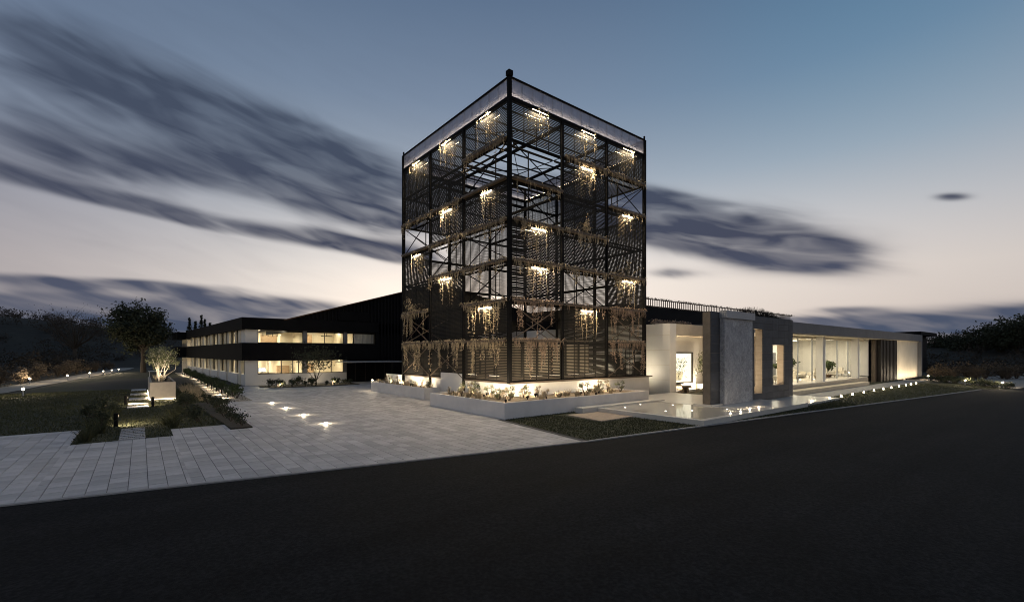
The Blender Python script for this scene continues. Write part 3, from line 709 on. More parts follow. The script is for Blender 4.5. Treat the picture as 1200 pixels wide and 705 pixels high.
for y in (9.6, 13.2): flood(-.9, y, .74, (.5, 0, 1), LBf, GP, .12)
flood(-2.45, -2.8, .74, (.7, .7, .45), LBf, GP, .1)
flood(-.8, 11.5, .74, (1, 0, .4), LBf, GP, .1)
for y in (15.6,): flood(-.7, y, .74, (1, -.2, .4), LBf, GP, .1)
sd = thing('spot_lamp', 'small bright spot lamp on the end of the shorter white planter', 'lamp', (-1.23, 18.1, .83))
MB().tube([(-1.23, 18.1, .82), (-1.23, 18.1, .93)], [.05, .05], 10).build('housing', 'black', sd)
MB().tube([(-1.23, 18.1, .931), (-1.23, 18.1, 1.0)], [.075, .05], 12).build('lens', 'spot', sd); lit(sd, 'POINT', (-1.28, 18.15, 1.08), None, 18, (.04, 0))

# ------------------------------------------------------------------ forecourt lamps
def ground_lamp(label, group, r=.09, m='spot', h=.05, watts=7):
    t = thing('ground_lamp', label, 'lamp', group=group)
    MB().tube([(0, 0, -.04), (0, 0, .012)], [r*1.5, r*1.5], 14).build('rim', 'zinc', t)
    MB().tube([(0, 0, .013), (0, 0, h*.7), (0, 0, h)], [r, r*.8, r*.3], 12).build('lens', m, t)
    lit(t, 'POINT', (0, 0, h+.09), None, watts, (.03, 0)); return t
gl = ground_lamp('bright recessed lamp in the paving, one of the row of four', 'four lamps set in the forecourt paving', .10)
for y in (12.7, 8.95, 4.95, 1.05): place(gl, (-10.4, y, .004))
gl2 = ground_lamp('small lamp in the grass strip of the row leading along the glazed pavilion', 'row of small lamps along the pavilion', .065, emit('path_lamp', (1, .83, .58), 25), .16, 4)
for px, py in ((950.7, 470.7), (969.5, 467), (985, 464.7), (1000, 462.5), (1013, 460.2), (1024.7, 458.1), (1035.5, 456.2), (1045.5, 454.6), (1054, 453), (1062.7, 451.6), (1070.7, 450.6), (1078.5, 449.7)):
    x, _ = G(px, py); place(gl2, (x, -9.82, -.01), 0, 1)

# ------------------------------------------------------------------ terrace with its water, entrance block
te = thing('terrace', 'pale raised terrace with a mirror-like shallow pool beside the grass', 'terrace', (9, -6, 0))
MB().box(3.1, 15.7, -10.65, -.9, -.05, .2).build('slab', 'terrace', te)
MB().box(3.1, 15.7, -10.65, -10.3, .201, .235).build('rim', 'terrace', te)
MB().box(3.1, 3.45, -10.299, -3.2, .201, .234).build('rim', 'terrace', te)
MB().box(3.451, 9.0, -10.299, -1.0, .202, .222).build('pool', 'water', te)
MB().box(1.9, 9.8, -4.2, -3.6, .0, .30).build('step', 'terrace', te)
MB().box(9.001, 15.69, -10.299, -.91, .201, .231).build('paved_strip', 'terrace', te)
for x, y in ((4.6, -5.0), (5.0, -7.4), (6.6, -4.6), (6.3, -8.2), (7.9, -6.0), (8.4, -9.1)):
    MB().tube([(x, y, .2), (x, y, .245)], [.045, .045], 8).build('pool_light', emit('pool_light', (1, .92, .78), 5), te)
MB().box(15.701, 22.4, -10.4, -7.0, -.05, .11).build('lower_slab', 'terrace', te)
st = MB().poly([(.42, -6.8), (3.06, -6.7), (3.06, -4.25), (1.85, -4.22), (.75, -4.05)], -.03, .035).build('stone_mat', 'mattile', origin=(1.8, -5.4, 0))
tag(st, 'square sandy stone slab in the grass before the terrace', 'paving slab')
wl = ground_lamp('tiny lamp washing the marble slab from the terrace', 'lamps at the foot of the marble slab', .05, emit('wash_lamp', (1, .93, .82), 2), .012, 2.6)
for px, py in ((856, 481), (868, 479), (878.5, 477.3), (889.5, 475.6)):
    x, y = G(px, py, .24); place(wl, (x, y, .235 if x < 15.6 else .115))
eb = thing('entrance_block', 'white entrance block with a deep recess beside the tower', 'building', (18, 2, 0))
MB().box(15.6, 16.5, -.87, 26, -.05, 5.74).build('wall', 'plaster', eb)
MB().box(16.5, 23.4, .25, .45, -.05, 3.6+1.2).build('back_wall', 'plaster', eb)
MB().box(16.501, 23.4, -.87, .6, 4.78, 5.738).build('fascia', 'beige', eb)
MB().box(22.8, 23.4, -.86, .249, -.05, 4.779).build('wall', 'plaster', eb)
MB().box(16.501, 40, .601, 26, 4.9, 5.7).build('roof', 'roofslab', eb)
for z in (1.2, 2.4, 3.6, 4.8):   # cladding joints seen on the flank
    MB().box(15.585, 15.6, -.86, 8, z, z+.018).build('joint', 'beige', eb)
def picture(x0, x1, z0, z1, y):
    f = thing('picture_window', 'dark-framed window showing a bright room with plants, in the white recess', 'window', ((x0+x1)/2, y, z0))
    fr = MB().box(x0, x1, y-.12, y, z0, z0+.12).box(x0, x1, y-.12, y, z1-.12, z1).box(x0, x0+.14, y-.119, y, z0+.12, z1-.12).box(x1-.14, x1, y-.119, y, z0+.12, z1-.12).build('frame', 'frame', f)
    MB().box(x0+.14, x1-.14, y-.05, y-.04, z0+.12, z1-.12).build('pane', 'glass', f)
    nb = MB().box(x0+.14, x1-.14, y-.012, y-.006, z0+.12, z1-.12).build('glow_back', emit('room_glow', (1, .88, .66), 1.6), f)  # backing sheet glows by itself in place of a lit room
    MB().box(x0+.3, x1-.9, y-.035, y-.02, z1-.42, z1-.2).build('lamp_panel', emit('window_lamp', (1, .9, .7), 9), f)
    MB().box(x0+.3, x1-1.2, y-.035, y-.02, z0+.3, z0+.62).build('seat', 'fabric', f)
    MB().box(x0+.9, x1-1.5, y-.038, y-.036, z0+.62, z0+1.0).build('seat_back', 'fabric', f)
    rg = random.Random(9); lf = MB()
    for _ in range(240): lf.leaf((rg.uniform(x0+.4, x1-.95), y-rg.uniform(.02, .09), rg.gauss((z0+z1)/2+.3, .42)), .13, rg)
    lf.v = [(max(x0+.2, min(x1-.3, a)), max(y-.115, min(y-.014, b)), max(z0+.5, min(z1-.25, c))) for a, b, c in lf.v]
    lf.build('foliage', 'leaf', f); return f
picture(17.3, 20.75, .75, 3.45, .24)
for x in (17.4, 19.6, 21.6):
    t = thing('wall_washer', 'long lamp washing the white recess wall from the floor', 'lamp', (x, -.35, .2), 'washer lamps in the entrance recess')
    MB().box(x-.5, x+.5, -.42, -.28, .15, .235).build('housing', 'zinc', t); MB().box(x-.47, x+.47, -.33, -.28, .236, .245).build('lens', emit('washer', (1, .86, .64), 5), t); lit(t, 'AREA', (x, -.3, .26), (0, .25, 1), 60, (.9, .05))
for y in (1.0, 3.4, 6.0):
    t = thing('wall_washer', 'long lamp on the plinth washing the flank of the entrance block', 'lamp', (13.95, y, 1.6), 'washer lamps on the entrance flank')
    MB().box(13.86, 13.98, y-.5, y+.5, 1.6, 1.7).build('housing', 'black', t); MB().box(13.981, 13.99, y-.48, y+.48, 1.61, 1.69).build('lens', emit('washer2', (1, .88, .66), 4), t); lit(t, 'AREA', (14.0, y, 1.65), (1, 0, .7), 16, (.08, .9), (1, .86, .62)); t.children[-1].rotation_euler = Vector((1, 0, .8)).to_track_quat('-Z', 'X').to_euler()
bn = thing('bench', 'low brown stone bench under the dark-framed window', 'bench', (18.6, -.3, 0))
MB().box(17.9, 19.3, -.55, .1, .45, .6).build('seat', 'ledge', bn); MB().box(18.1, 18.4, -.45, 0, -.02, .45).build('leg', 'ledge', bn); MB().box(18.8, 19.1, -.45, 0, -.02, .45).build('leg', 'ledge', bn)
ol = tree('olive_tree', 'slender pale olive tree in the white entrance recess', (21.7, -.4), 3.6, .75, 2.4, .045, 900, .10, 61, 'olive', 'bark', 5)
# ------------------------------------------------------------------ dark stone wall
mw = thing('stone_wall', 'dark stone screen wall with a tall slot and a square opening', 'wall', (15, -7.3, .2))
MX0, MX1, YF, YK, MZ0, MZ1 = 9.2, 21.3, -7.7, -7.2, .15, 5.84
xs = [9.2, 10.2, 11.4, 12.7, 13.95, 14.9, 16.2, 17.8, 18.75, 19.75, 20.55, 21.3]
zs = [.15, .62, 1.07, 1.65, 2.22, 2.8, 3.37, 3.95, 4.47, 5.0, 5.42, 5.84]
def hole(xa, xb, za, zb):
    return (14.85 < xa and xb < 16.25 and zb < 5.02 and za > .6) or (17.75 < xa and xb < 19.8 and za > 1.0 and zb < 4.0)
for xa, xb in zip(xs[:-1], xs[1:]):
    for za, zb in zip(zs[:-1], zs[1:]):
        if hole(xa, xb, za, zb): continue
        j = .006
        MB().box(xa+j, xb-j, YF-R.uniform(0, .006), YF+.06, za+j, zb-j).build('stone_panel', 'concrete', mw)
        MB().box(xa+j, xb-j, YK-.06, YK, za+j, zb-j).build('stone_panel', 'travert', mw)
core = MB()
for xa, xb in zip(xs[:-1], xs[1:]):
    run = None
    for za, zb in list(zip(zs[:-1], zs[1:]))+[(99, 99)]:
        if za == 99 or hole(xa, xb, za, zb):
            if run: core.box(xa+.001, xb-.001, YF+.061, YK-.061, run[0], run[1]-.004); run = None
        else: run = (run[0] if run else za+.004, zb)
core.build('core', 'travert', mw)
for x0, x1 in ((9.19, 9.2),): MB().box(x0-.02, x1, YF+.01, YK-.01, .16, 5.83).build('end_panel', 'warmlit_stone', mw)
MB().box(9.19, 21.3, YF+.03, YK-.03, 5.841, 5.88).build('coping', 'concrete', mw)
MB().box(9.0, 10.6, -7.9, -6.7, .12, .3).build('footing', 'terrace', mw)
ms = thing('marble_slab', 'tall grey veined marble slab fixed to the dark stone wall', 'stone slab', (12.1, -7.9, .25))
MB().box(10.24, 13.93, -8.02, -7.72, .24, 5.5).build('slab', 'marble', ms)
MB().box(10.2, 14.0, -8.16, -7.71, 5.501, 5.95).build('cap', 'zinc', ms)
for x in (15.5, 18.8):
    t = thing('wall_washer', 'lamp lighting the court behind the dark stone wall', 'lamp', (x, -5.6, .2), 'lamps in the court behind the stone wall')
    MB().box(x-.5, x+.5, -5.7, -5.5, .1, .235).build('housing', 'zinc', t); MB().box(x-.46, x+.46, -5.66, -5.54, .236, .245).build('lens', emit('court', (1, .8, .55), 5), t); lit(t, 'AREA', (x, -5.6, .26), (0, .1, 1), 60, (.9, .1))
cw = MB().box(16.6, 24.0, -4.4, -4.1, .0, 5.5).build('court_wall', 'travert', origin=(20, -4.2, 0)); tag(cw, 'travertine wall seen through the openings of the dark stone wall', 'wall')

# ------------------------------------------------------------------ glazed pavilion
pv = thing('glazed_pavilion', 'long low white pavilion with a flat overhanging roof and glass front', 'building', (45, 0, 0))
MB().box(21.4, 69.6, -6.7, 9, 5.0, 5.9).build('roof', 'roofslab', pv)
MB().box(21.41, 69.3, -6.4, 8, 4.93, 4.999).build('soffit', 'cream', pv)
MB().box(69.1, 69.6, -6.69, 9, -.05, 4.999).build('end_wall', 'roofslab', pv)
MB().box(21.4, 47, -6.0, 8, -.05, .6).build('floor_slab', 'beige', pv)
MB().box(21.4, 47, -5.98, 8, .601, .66).build('floor', 'floorin', pv)
MB().box(21.4, 43, -7.1, -6.02, -.05, .3).build('step', 'beige', pv)
for x in (34.0, 44.5): MB().box(x-.3, x+.3, -5.75, -5.15, .66, 4.929).build('column', 'plaster', pv)
MB().box(21.4, 50, 3.0, 3.2, .66, 4.929).build('back_wall', 'plaster', pv)
MB().box(38, 43.5, 2.4, 2.6, .66, 3.4).build('inner_partition', 'roofslab', pv)
MB().box(49.3, 49.6, -5.39, 2.99, .66, 4.929).build('side_wall', 'plaster', pv)
for i in range(15):
    x = 23+i*1.75
    if i % 2 == 0: MB().box(x, x+.05, -4.95, -4.83, .66, 4.7).build('mullion', 'zinc', pv)
    MB().box(x+.06, x+1.74, -4.90, -4.88, .70, 4.69).build('pane', 'glass', pv)
MB().box(21.4, 50, -5.0, -4.8, 4.701, 4.928).build('head_rail', 'cream', pv)
for x in (25, 30, 35, 40, 45):
    MB().box(x-1.7, x+1.7, -3.0, -2.7, 4.85, 4.92).build('ceiling_light', 'ceilb', pv); lit(pv, 'AREA', (x, -2.85, 4.84), (0, 0, -1), 78, (3.2, .3), (1, .86, .64)).rotation_euler = (0, 0, 0)
    lit(pv, 'AREA', (x, 1.35, 4.84), (0, 0, -1), 50, (3.2, .3), (1, .86, .64)).rotation_euler = (0, 0, 0)
    MB().box(x-1.7, x+1.7, 1.2, 1.5, 4.85, 4.92).build('ceiling_light', 'ceilb', pv)
MB().box(49.7, 50.2, -6.0, -5.6, -.05, 4.929).build('brown_pier', 'ledge', pv)
for i in range(12):
    x = 50.25+i*.62; MB().box(x, x+.26, -6.42, -6.05, -.05, 4.929).build('rib', 'frame', pv)
MB().box(50.2, 57.6, -6.04, -5.6, -.05, 4.928).build('ribbed_wall', 'clad', pv)
MB().box(57.6, 69.1, -6.25, -5.95, -.05, 4.929).build('white_wall', 'cream', pv)
MB().box(58, 68.8, -7.0, -6.9, -.04, .05).build('wall_light', emit('pwash', (1, .82, .55), 1.5), pv); lit(pv, 'AREA', (63.4, -7.0, .08), None, 46, (10.6, .08)).rotation_euler = (math.pi-.45, 0, 0)
MB().box(58, 68.6, -7.25, -7.1, -.05, .16).build('low_plinth', 'frame', pv)
# furniture
def armchair(label, m='fabric'):
    t = thing('armchair', label, 'armchair'); MB().box(-.4, .4, -.4, .4, .28, .45).build('seat', m, t)
    MB().poly([(-.4, .3), (.4, .3), (.36, .45), (-.36, .45)], .45, .92).build('backrest', m, t)
    for s in (-1, 1): MB().box(s*.42-.06, s*.42+.06, -.4, .4, .28, .62).build('armrest', m, t)
    for a in (-1, 1):
        for b in (-1, 1): MB().tube([(a*.34, b*.34, 0), (a*.32, b*.32, .28)], [.02, .03], 6).build('leg', 'wood', t)
    return t
ac = armchair('pale low armchair inside the glazed pavilion')
for i, (x, y, a) in enumerate(((26.5, -3.9, .6), (38.2, -3.6, 2.6), (41, -3.2, -.6), (42.2, -3.8, .3), (47, -3.5, 1.2))): place(ac, (x, y, .66), a, 1.1, None, 'armchairs in the pavilion')
so = thing('sofa', 'long pale sofa beside the pavilion column', 'sofa', (37.5, -2.0, .66))
MB().box(36.2, 38.9, -2.5, -1.5, .86, 1.12).build('seat', 'fabric', so); MB().box(36.2, 38.9, -1.6, -1.3, 1.12, 1.6).build('backrest', 'fabric', so)
for x in (36.1, 38.8): MB().box(x, x+.2, -2.5, -1.3, .66, 1.35).build('armrest', 'fabric', so)
def table(x, y, label):
    t = thing('low_table', label, 'table', (x, y, .66), 'low tables in the pavilion'); MB().tube([(x, y, 1.04), (x, y, 1.1)], [.55, .55], 20).build('table_top', 'wood', t)
    for i in range(3):
        a = 2.1*i; MB().tube([(x+.4*math.cos(a), y+.4*math.sin(a), .66), (x+.3*math.cos(a), y+.3*math.sin(a), 1.04)], [.025, .03], 6).build('leg', 'wood', t)
table(29.0, -3.8, 'round wooden low table near the potted palm'); table(39.8, -4.1, 'round wooden low table among the armchairs')
def palm(x, y, ht, label, seed):
    rg = random.Random(seed); t = thing('potted_palm', label, 'potted plant', (x, y, .66))
    MB().tube([(x, y, .66), (x, y, 1.15)], [.28, .36], 14).build('pot', 'rust', t)
    MB().tube([(x, y, 1.1), (x+.05, y, .66+ht*.5)], [.07, .05], 7).build('stem', 'bark', t); m = MB()
    for i in range(17):
        a = rg.uniform(0, 6.28); l = rg.uniform(.6, 1.15); z0 = .66+ht*rg.uniform(.35, .55); pts = [(x+l*u*math.cos(a), y+l*u*math.sin(a), z0+l*1.5*u-1.15*l*u*u) for u in (0, .25, .5, .75, 1)]
        m.ribbon(pts, .04, rg)
        for j in range(1, 5):
            for _ in range(7): m.leaf(pts[j], .3, rg, .3)
    m.build('frond', 'leaf', t)
palm(30.4, -3.6, 3.0, 'tall potted palm behind the pavilion glass', 4); palm(43.4, -3.2, 2.3, 'smaller potted palm near the second pavilion column', 5)
lampst = thing('floor_lamp', 'slim floor lamp with a pale shade in the pavilion', 'lamp', (27.4, -2.2, .66))
MB().tube([(27.4, -2.2, .66), (27.4, -2.2, .69)], [.18, .18], 12).build('base', 'frame', lampst); MB().tube([(27.4, -2.2, .69), (27.4, -2.2, 2.3)], [.015, .015], 6).build('pole', 'frame', lampst)
MB().tube([(27.4, -2.2, 2.2), (27.4, -2.2, 2.6)], [.25, .18], 14).build('shade', emit('shade', WARM, 2), lampst)

# ------------------------------------------------------------------ black warehouse
wh = thing('warehouse', 'large black ribbed-metal hall behind the tower with a sloping roof', 'building', (20, 40, 0))
def zg(x): return 6.95+(x+5.0)*.300 if x < 14 else max(8.4, 12.65-(x-14)*.2)
MB().box(5.0, 30, 32.3, 60, 0, 6.9).build('wall', 'clad', wh)
MB().box(1.4, 4.99, 32.3, 32.5, 0, 2.59).build('wall', 'clad', wh)
i = 0
x = -5.0
ribs = []
while x < 30:
    z = zg(x); z0 = 7.0 if x < 4.8 else 0
    MB().box(x, x+.16, 32.12, 32.3, z0, z-.05).build('rib', 'clad', wh); x += .42
gm = MB(); pts = [(-5, zg(-5)), (14, zg(14)), (30, zg(30))]
i = len(gm.v); gm.v += [(a, 32.3, 5.6) for a, _ in pts]+[(a, 32.3, z) for a, z in pts]+[(a, 60, 5.6) for a, _ in pts]+[(a, 60, z) for a, z in pts]
gm.f += [(0, 1, 4, 3), (1, 2, 5, 4), (6, 7, 10, 9)[::-1], (7, 8, 11, 10)[::-1], (3, 4, 10, 9), (4, 5, 11, 10), (0, 3, 9, 6), (2, 5, 11, 8)]
gm.build('gable', 'clad', wh)
MB().bar((-5.4, 32.1, zg(-5.4)+.04), (14, 32.1, zg(14)+.04), .5, .12).build('roof_edge', 'rust', wh)
for a, b in ((-3.9, -1.2), (.3, 4.0)): MB().box(a, b, 32.05, 32.11, 7.1, zg(a)-.35).build('vent_panel', 'band', wh)
cp = MB().box(.0, 6.6, 28.0, 32.1, 2.32, 2.44).build('canopy', 'zinc', wh)
MB().box(1.3, 9, 31.9, 32.09, 0, 2.3).build('door', 'band', wh)
for x in (2.2, 3.4, 4.6, 5.8): MB().box(x, x+.06, 31.86, 31.9, .0, 2.3).build('door_frame', 'frame', wh)
MB().box(5.0, 5.12, 27.8, 28.1, .0, 2.32).build('canopy_post', 'black', wh)
bl = thing('upper_hall', 'black upper hall with a railing behind the entrance block roof', 'building', (40, 8, 5.7))
MB().box(15.9, 53, 4.2, 31, 4.0, 7.75).build('wall', 'clad', bl)
MB().box(16, 53, 4.1, 4.2, 7.751, 7.82).build('rail', 'rust', bl); 
MB().box(16, 53, 4.1, 4.2, 8.40, 8.48).build('rail', 'rust', bl)
for i in range(105): x = 16+i*.35; MB().box(x, x+.06, 4.12, 4.18, 7.82, 8.399).build('baluster', 'rust', bl)
rgc = random.Random(5)
for (xa, xb, yy, zz, n, lab) in ((15.7, 21.5, .9, 5.72, 420, 'dry creeper along the roof edge of the entrance block'), (16.5, 34, 3.95, 8.42, 330, 'dry creeper straggling over the near end of the roof railing'), (34, 53, 3.95, 8.42, 330, 'dry creeper straggling over the far end of the roof railing'), (34.5, 49, 3.9, 7.7, 900, 'dark leafy hump of creeper against the roof railing')):
    m = MB()
    for _ in range(n):
        x = rgc.uniform(xa, xb); l = rgc.uniform(.06, .22) if n == 330 else rgc.uniform(.1, .4); 
        if n == 900: l *= 1.3*(.3+math.sin((x-xa)/(xb-xa)*math.pi))
        if n == 420: m.ribbon([(x, yy-.2, zz+l*.6), (x+rgc.gauss(0, .1), yy-.35, zz+.15), (x+rgc.gauss(0, .15), yy-.4, zz-l*.4)], .05, rgc); m.leaf((x, yy+rgc.gauss(0, .1), zz+l), .2, rgc)
        else: m.ribbon([(x, yy+rgc.gauss(0, .05), zz), (x+rgc.gauss(0, .1), yy+rgc.gauss(0, .1), zz+l*.7), (x+rgc.gauss(0, .2), yy, zz+l*(1 if n != 900 else 2))], .05, rgc)
    tag(m.build('creeper', 'pinkveg' if n != 900 else 'scrub', origin=((xa+xb)/2, yy, zz)), lab, 'creeper')

# ------------------------------------------------------------------ two-storey office wing
ow = thing('office_wing', 'two-storey white office building with black bands and lit windows', 'building', (0, 45, 0))
A0, A1 = Vector((-9.0, 32.2)), Vector((-10.9, 74.0)); ud = (A1-A0).normalized(); un = Vector((-ud.y, ud.x))  # un points away from the building (west)
def fp(t, o=0.0): q = A0+ud*t+un*o; return (q.x, q.y)
LEN = (A1-A0).length
def lbox(t0, t1, o0, o1, z0, z1, name, m, par=ow):
    return MB().poly([fp(t0, o0), fp(t0, o1), fp(t1, o1), fp(t1, o0)][::-1], z0, z1).build(name, m, par)
# bands wrap the corner
def band(z0, z1, o=.35, xe=4.8):
    MB().poly([fp(LEN+1, o), fp(-.35, o), (A0.x-o, A0.y-.35), (xe, A0.y-.35), (xe, A0.y+1.2), fp(1.2, -1.2), fp(LEN+1, -1.2)], z0, z1).build('fascia_band', 'band', ow)
band(5.79, 7.0); band(2.6, 4.41)
MB().poly([fp(LEN+1, -1.19), fp(1.25, -1.19), (4.8, A0.y+1.25), (4.8, 60), (4.8, 70), fp(LEN+1, -10)], 6.2, 6.9).build('roof', 'band', ow)
lbox(LEN+1, LEN+9, -8, 1.6, 5.7, 6.9, 'fascia_band', 'band'); lbox(LEN+1, LEN+9, -8, 1.6, 2.6, 4.4, 'fascia_band', 'band'); lbox(LEN+1.01, LEN+8, -7, .2, 0, 5.69, 'wall', 'cream')
# rooms: floors, ceilings, back walls
for z0, z1 in ((0.02, 2.62), (4.38, 5.8)):
    MB().poly([fp(LEN-.2, -4.5), fp(4.6, -4.5), (4.7, A0.y+4.6), (4.7, A0.y+4.8), fp(4.8, -4.7), fp(LEN-.2, -4.7)], z0, z1+.3).build('room_back_wall', 'cream', ow)
    MB().poly([fp(LEN-.2, -.4), fp(.5, -.4), (4.7, A0.y+.5), (4.7, A0.y+4.8), fp(4.8, -4.7), fp(LEN-.2, -4.7)], z0-.05, z0).build('room_floor', 'beige', ow)
    for t in range(3, int(LEN)-2, 5): lbox(t, t+3, -3.2, -2.7, z1+.25, z1+.3, 'ceiling_light', 'ceil'); lit(ow, 'AREA', (*fp(t+1.5, -2.2), z1+.22), None, 75, (2.6, .4), (1, .83, .56))
    for x in (-6, -2, 2): MB().box(x-1.2, x+1.2, A0.y+2.6, A0.y+3.1, z1+.25, z1+.3).build('ceiling_light', 'ceil', ow); lit(ow, 'AREA', (x, A0.y+2.3, z1+.22), None, 60, (2.4, .4), (1, .83, .56))
    for x in (-3.35, 1.2): MB().box(x, x+.12, A0.y+.5, A0.y+4.5, z0, z1+.1).build('partition', 'cream', ow)
# west front: fins, windows, white dado panels
for z0, z1, sill in ((0, 2.598, 1.15), (4.412, 5.788, 4.412)):
    t = 2.2
    while t < LEN-1:
        lbox(t, t+1.1, -.5, .0, z0, z1, 'fin', 'cream')
        lbox(t+2.9, t+3.5, -.5, -.1, z0, z1, 'fin', 'cream')
        for a, b in ((t+1.1, t+2.9), (t+3.5, t+5.9)):
            if b > LEN: continue
            w = lbox(a+.02, b-.02, -.36, -.26, sill+.02 if sill > z0 else z0+.02, z1-.01, 'window', 'glass')
            lbox(a, a+.07, -.40, -.22, sill, z1, 'window_frame', 'frame', w); lbox(b-.07, b, -.40, -.22, sill, z1, 'window_frame', 'frame', w)
            if R.random() < .5: lbox(a+.3, a+.3+.5*R.random()+.3, -1.2, -1.1, z0+.1, z1-.05, 'curtain', 'curtain', w)
        if sill > z0+.5:
            lbox(t+1.11, t+5.89, -.42, .12, 0, sill, 'dado_panel', 'plaster')
        t += 5.9
    lbox(0, 2.19, -.5, -.05, z0, z1 if z0 > 1 else 1.15, 'wall', 'plaster')
    if z0 < 1:
        w = lbox(.5, 2.18, -.3, -.2, 1.16, z1, 'window', 'glass'); lbox(.3, .5, -.4, 0, 1.15, z1, 'window_frame', 'frame', w)
# south front
Y = A0.y
def front(x0, x1, z0, z1, name, m, d0=0.0, d1=.3, par=ow): return MB().box(x0, x1, Y+d0, Y+d1, z0, z1).build(name, m, par)
front(-9.0, -7.86, 4.412, 5.788, 'wall', 'plaster'); front(-9.0, -7.86, 0, 2.598, 'wall', 'plaster')
front(-7.859, 1.35, 0, 1.14, 'wall', 'plaster')
for x in (-3.4, 1.02): front(x, x+.36, 1.141, 2.597, 'pier', 'roofslab'); 
for x in (-3.4, 1.02): front(x, x+.36, 4.412, 5.787, 'pier', 'roofslab')
def win(x0, x1, z0, z1, mull):
    w = front(x0+.05, x1-.05, z0+.05, z1-.05, 'window', 'glass', .12, .14)
    front(x0, x1, z0, z0+.07, 'window_frame', 'frame', .05, .2, w); front(x0, x1, z1-.05, z1, 'window_frame', 'frame', .05, .2, w)
    for x in [x0, x1-.06]+mull: front(x, x+.06, z0+.07, z1-.05, 'window_frame', 'frame', .051, .199, w)
    return w
win(-7.85, -3.41, 1.142, 2.596, [-6.9, -5.6, -4.5, -3.9]); win(-3.03, 1.01, 1.142, 2.596, [-.4])
win(-7.85, -3.41, 4.413, 5.786, [-5.0][:0]); win(-3.03, 1.01, 4.413, 5.786, [-1.15]); win(1.39, 4.75, 4.413, 5.786, [2.1, 2.16])
for i in range(9): front(2.25+i*.27, 2.25+i*.27+.25, 4.45, 5.74, 'curtain', 'curtain', .25+.03*(i % 2), .28+.03*(i % 2))
MB().box(4.8, 5.0, Y-.3, Y+1, 2.6, 7.0).build('end_cheek', 'band', ow)
pn = thing('pendant_lamp', 'black bar pendant with four drops in the upper office window', 'lamp', (-6.3, Y+2, 5.5))
MB().box(-7.4, -5.2, Y+1.96, Y+2.04, 5.55, 5.62).build('bar', 'black', pn); MB().box(-6.32, -6.28, Y+1.98, Y+2.02, 5.62, 6.1).build('rod', 'black', pn)
for x in (-7.0, -6.5, -6.05, -5.6): MB().tube([(x, Y+2, 5.15), (x, Y+2, 5.56)], [.04, .03], 8).build('drop', 'black', pn)
pn2 = thing('pendant_lamp', 'flat dark pendant lamp above the upper office desk', 'lamp', (0, Y+2, 5.3)); MB().box(-.9, .3, Y+1.8, Y+2.2, 5.28, 5.36).build('shade', 'black', pn2); MB().box(-.32, -.28, Y+1.98, Y+2.02, 5.36, 6.1).build('rod', 'black', pn2)
dk = thing('desk', 'pale office desk behind the ground-floor window', 'desk', (-6.6, Y+1.2, 0)); MB().box(-7.6, -5.4, Y+.8, Y+1.6, 1.2, 1.26).build('desk_top', 'wood', dk)
for x in (-7.5, -5.6): MB().box(x, x+.08, Y+.85, Y+1.5, .02, 1.2).build('leg', 'frame', dk)
mo = thing('monitor', 'glowing white computer screen on the office desk', 'monitor', (-7.2, Y+1.1, 1.26)); MB().box(-7.6, -6.9, Y+1.1, Y+1.14, 1.36, 1.78).build('case', 'frame', mo); MB().box(-7.57, -6.93, Y+1.09, Y+1.098, 1.39, 1.75).build('screen', 'screen', mo); MB().box(-7.3, -7.2, Y+1.08, Y+1.18, 1.26, 1.36).build('stand', 'frame', mo)
for i, (x, z, w, h, lab) in enumerate(((-5.2, .02, 1.3, 1.9, 'wooden cupboard at the back of the ground-floor office'), (-2.2, .02, 1.0, 2.1, 'tall wooden cupboard behind the small spreading tree'), (-6.8, 4.38, 1.6, 1.0, 'low wooden cupboard in the upper office with the four-drop lamp'), (-2.3, 4.38, .9, 1.15, 'wooden cupboard in the upper office with the flat lamp'))):
    cb = thing('cupboard', lab, 'cupboard', (x, Y+4.2, z)); MB().box(x, x+w, Y+4.0, Y+4.55, z, z+h).build('body', 'wood', cb)
    for k in range(2): MB().box(x+.02+k*w/2, x+(k+1)*w/2-.02, Y+3.97, Y+3.999, z+.05, z+h-.05).build('door', 'wood', cb)
# bed under the office windows
bd = MB().poly([(-8.2, 29.2), (-7.4, 27.2), (-2.6, 26.6), (1.0, 27.2), (1.2, 30.6), (-8, 31)], -.02, .05).build('flower_bed', 'soil', origin=(-3.5, 29, 0)); tag(bd, 'dark planted bed along the office front', 'flower bed')
mt = tree('multi_stem_tree', 'small spreading bare-stemmed tree before the office windows', (-3.2, 28.2), 3.7, 2.1, 2.9, .07, 900, .2, 71, 'darkleaf', 'bark', 6, .7, .5, .12)
ls_ = shrub('low_shrub', 'low dark shrub in the bed along the office front', 'shrub', 'darkleaf', .5, .6, 260, .14, 14, group='low shrubs in the office bed')
for i in range(13): place(ls_, (-7.6+i*.66+R.gauss(0, .1), 28.2+R.gauss(0, .8), .05), R.uniform(0, 6), R.uniform(.6, 1.2))
for x, y in ((-6.6, 27.9), (-1.6, 27.6)): flood(x, y, .05, (0, 1, .5), 'small lamp in the bed along the office front', 'lamps in the office bed', .16)
flood(-3.0, 29.0, .05, (0, 1, .9), 'lamp behind the small spreading tree at the office front', None, .14)

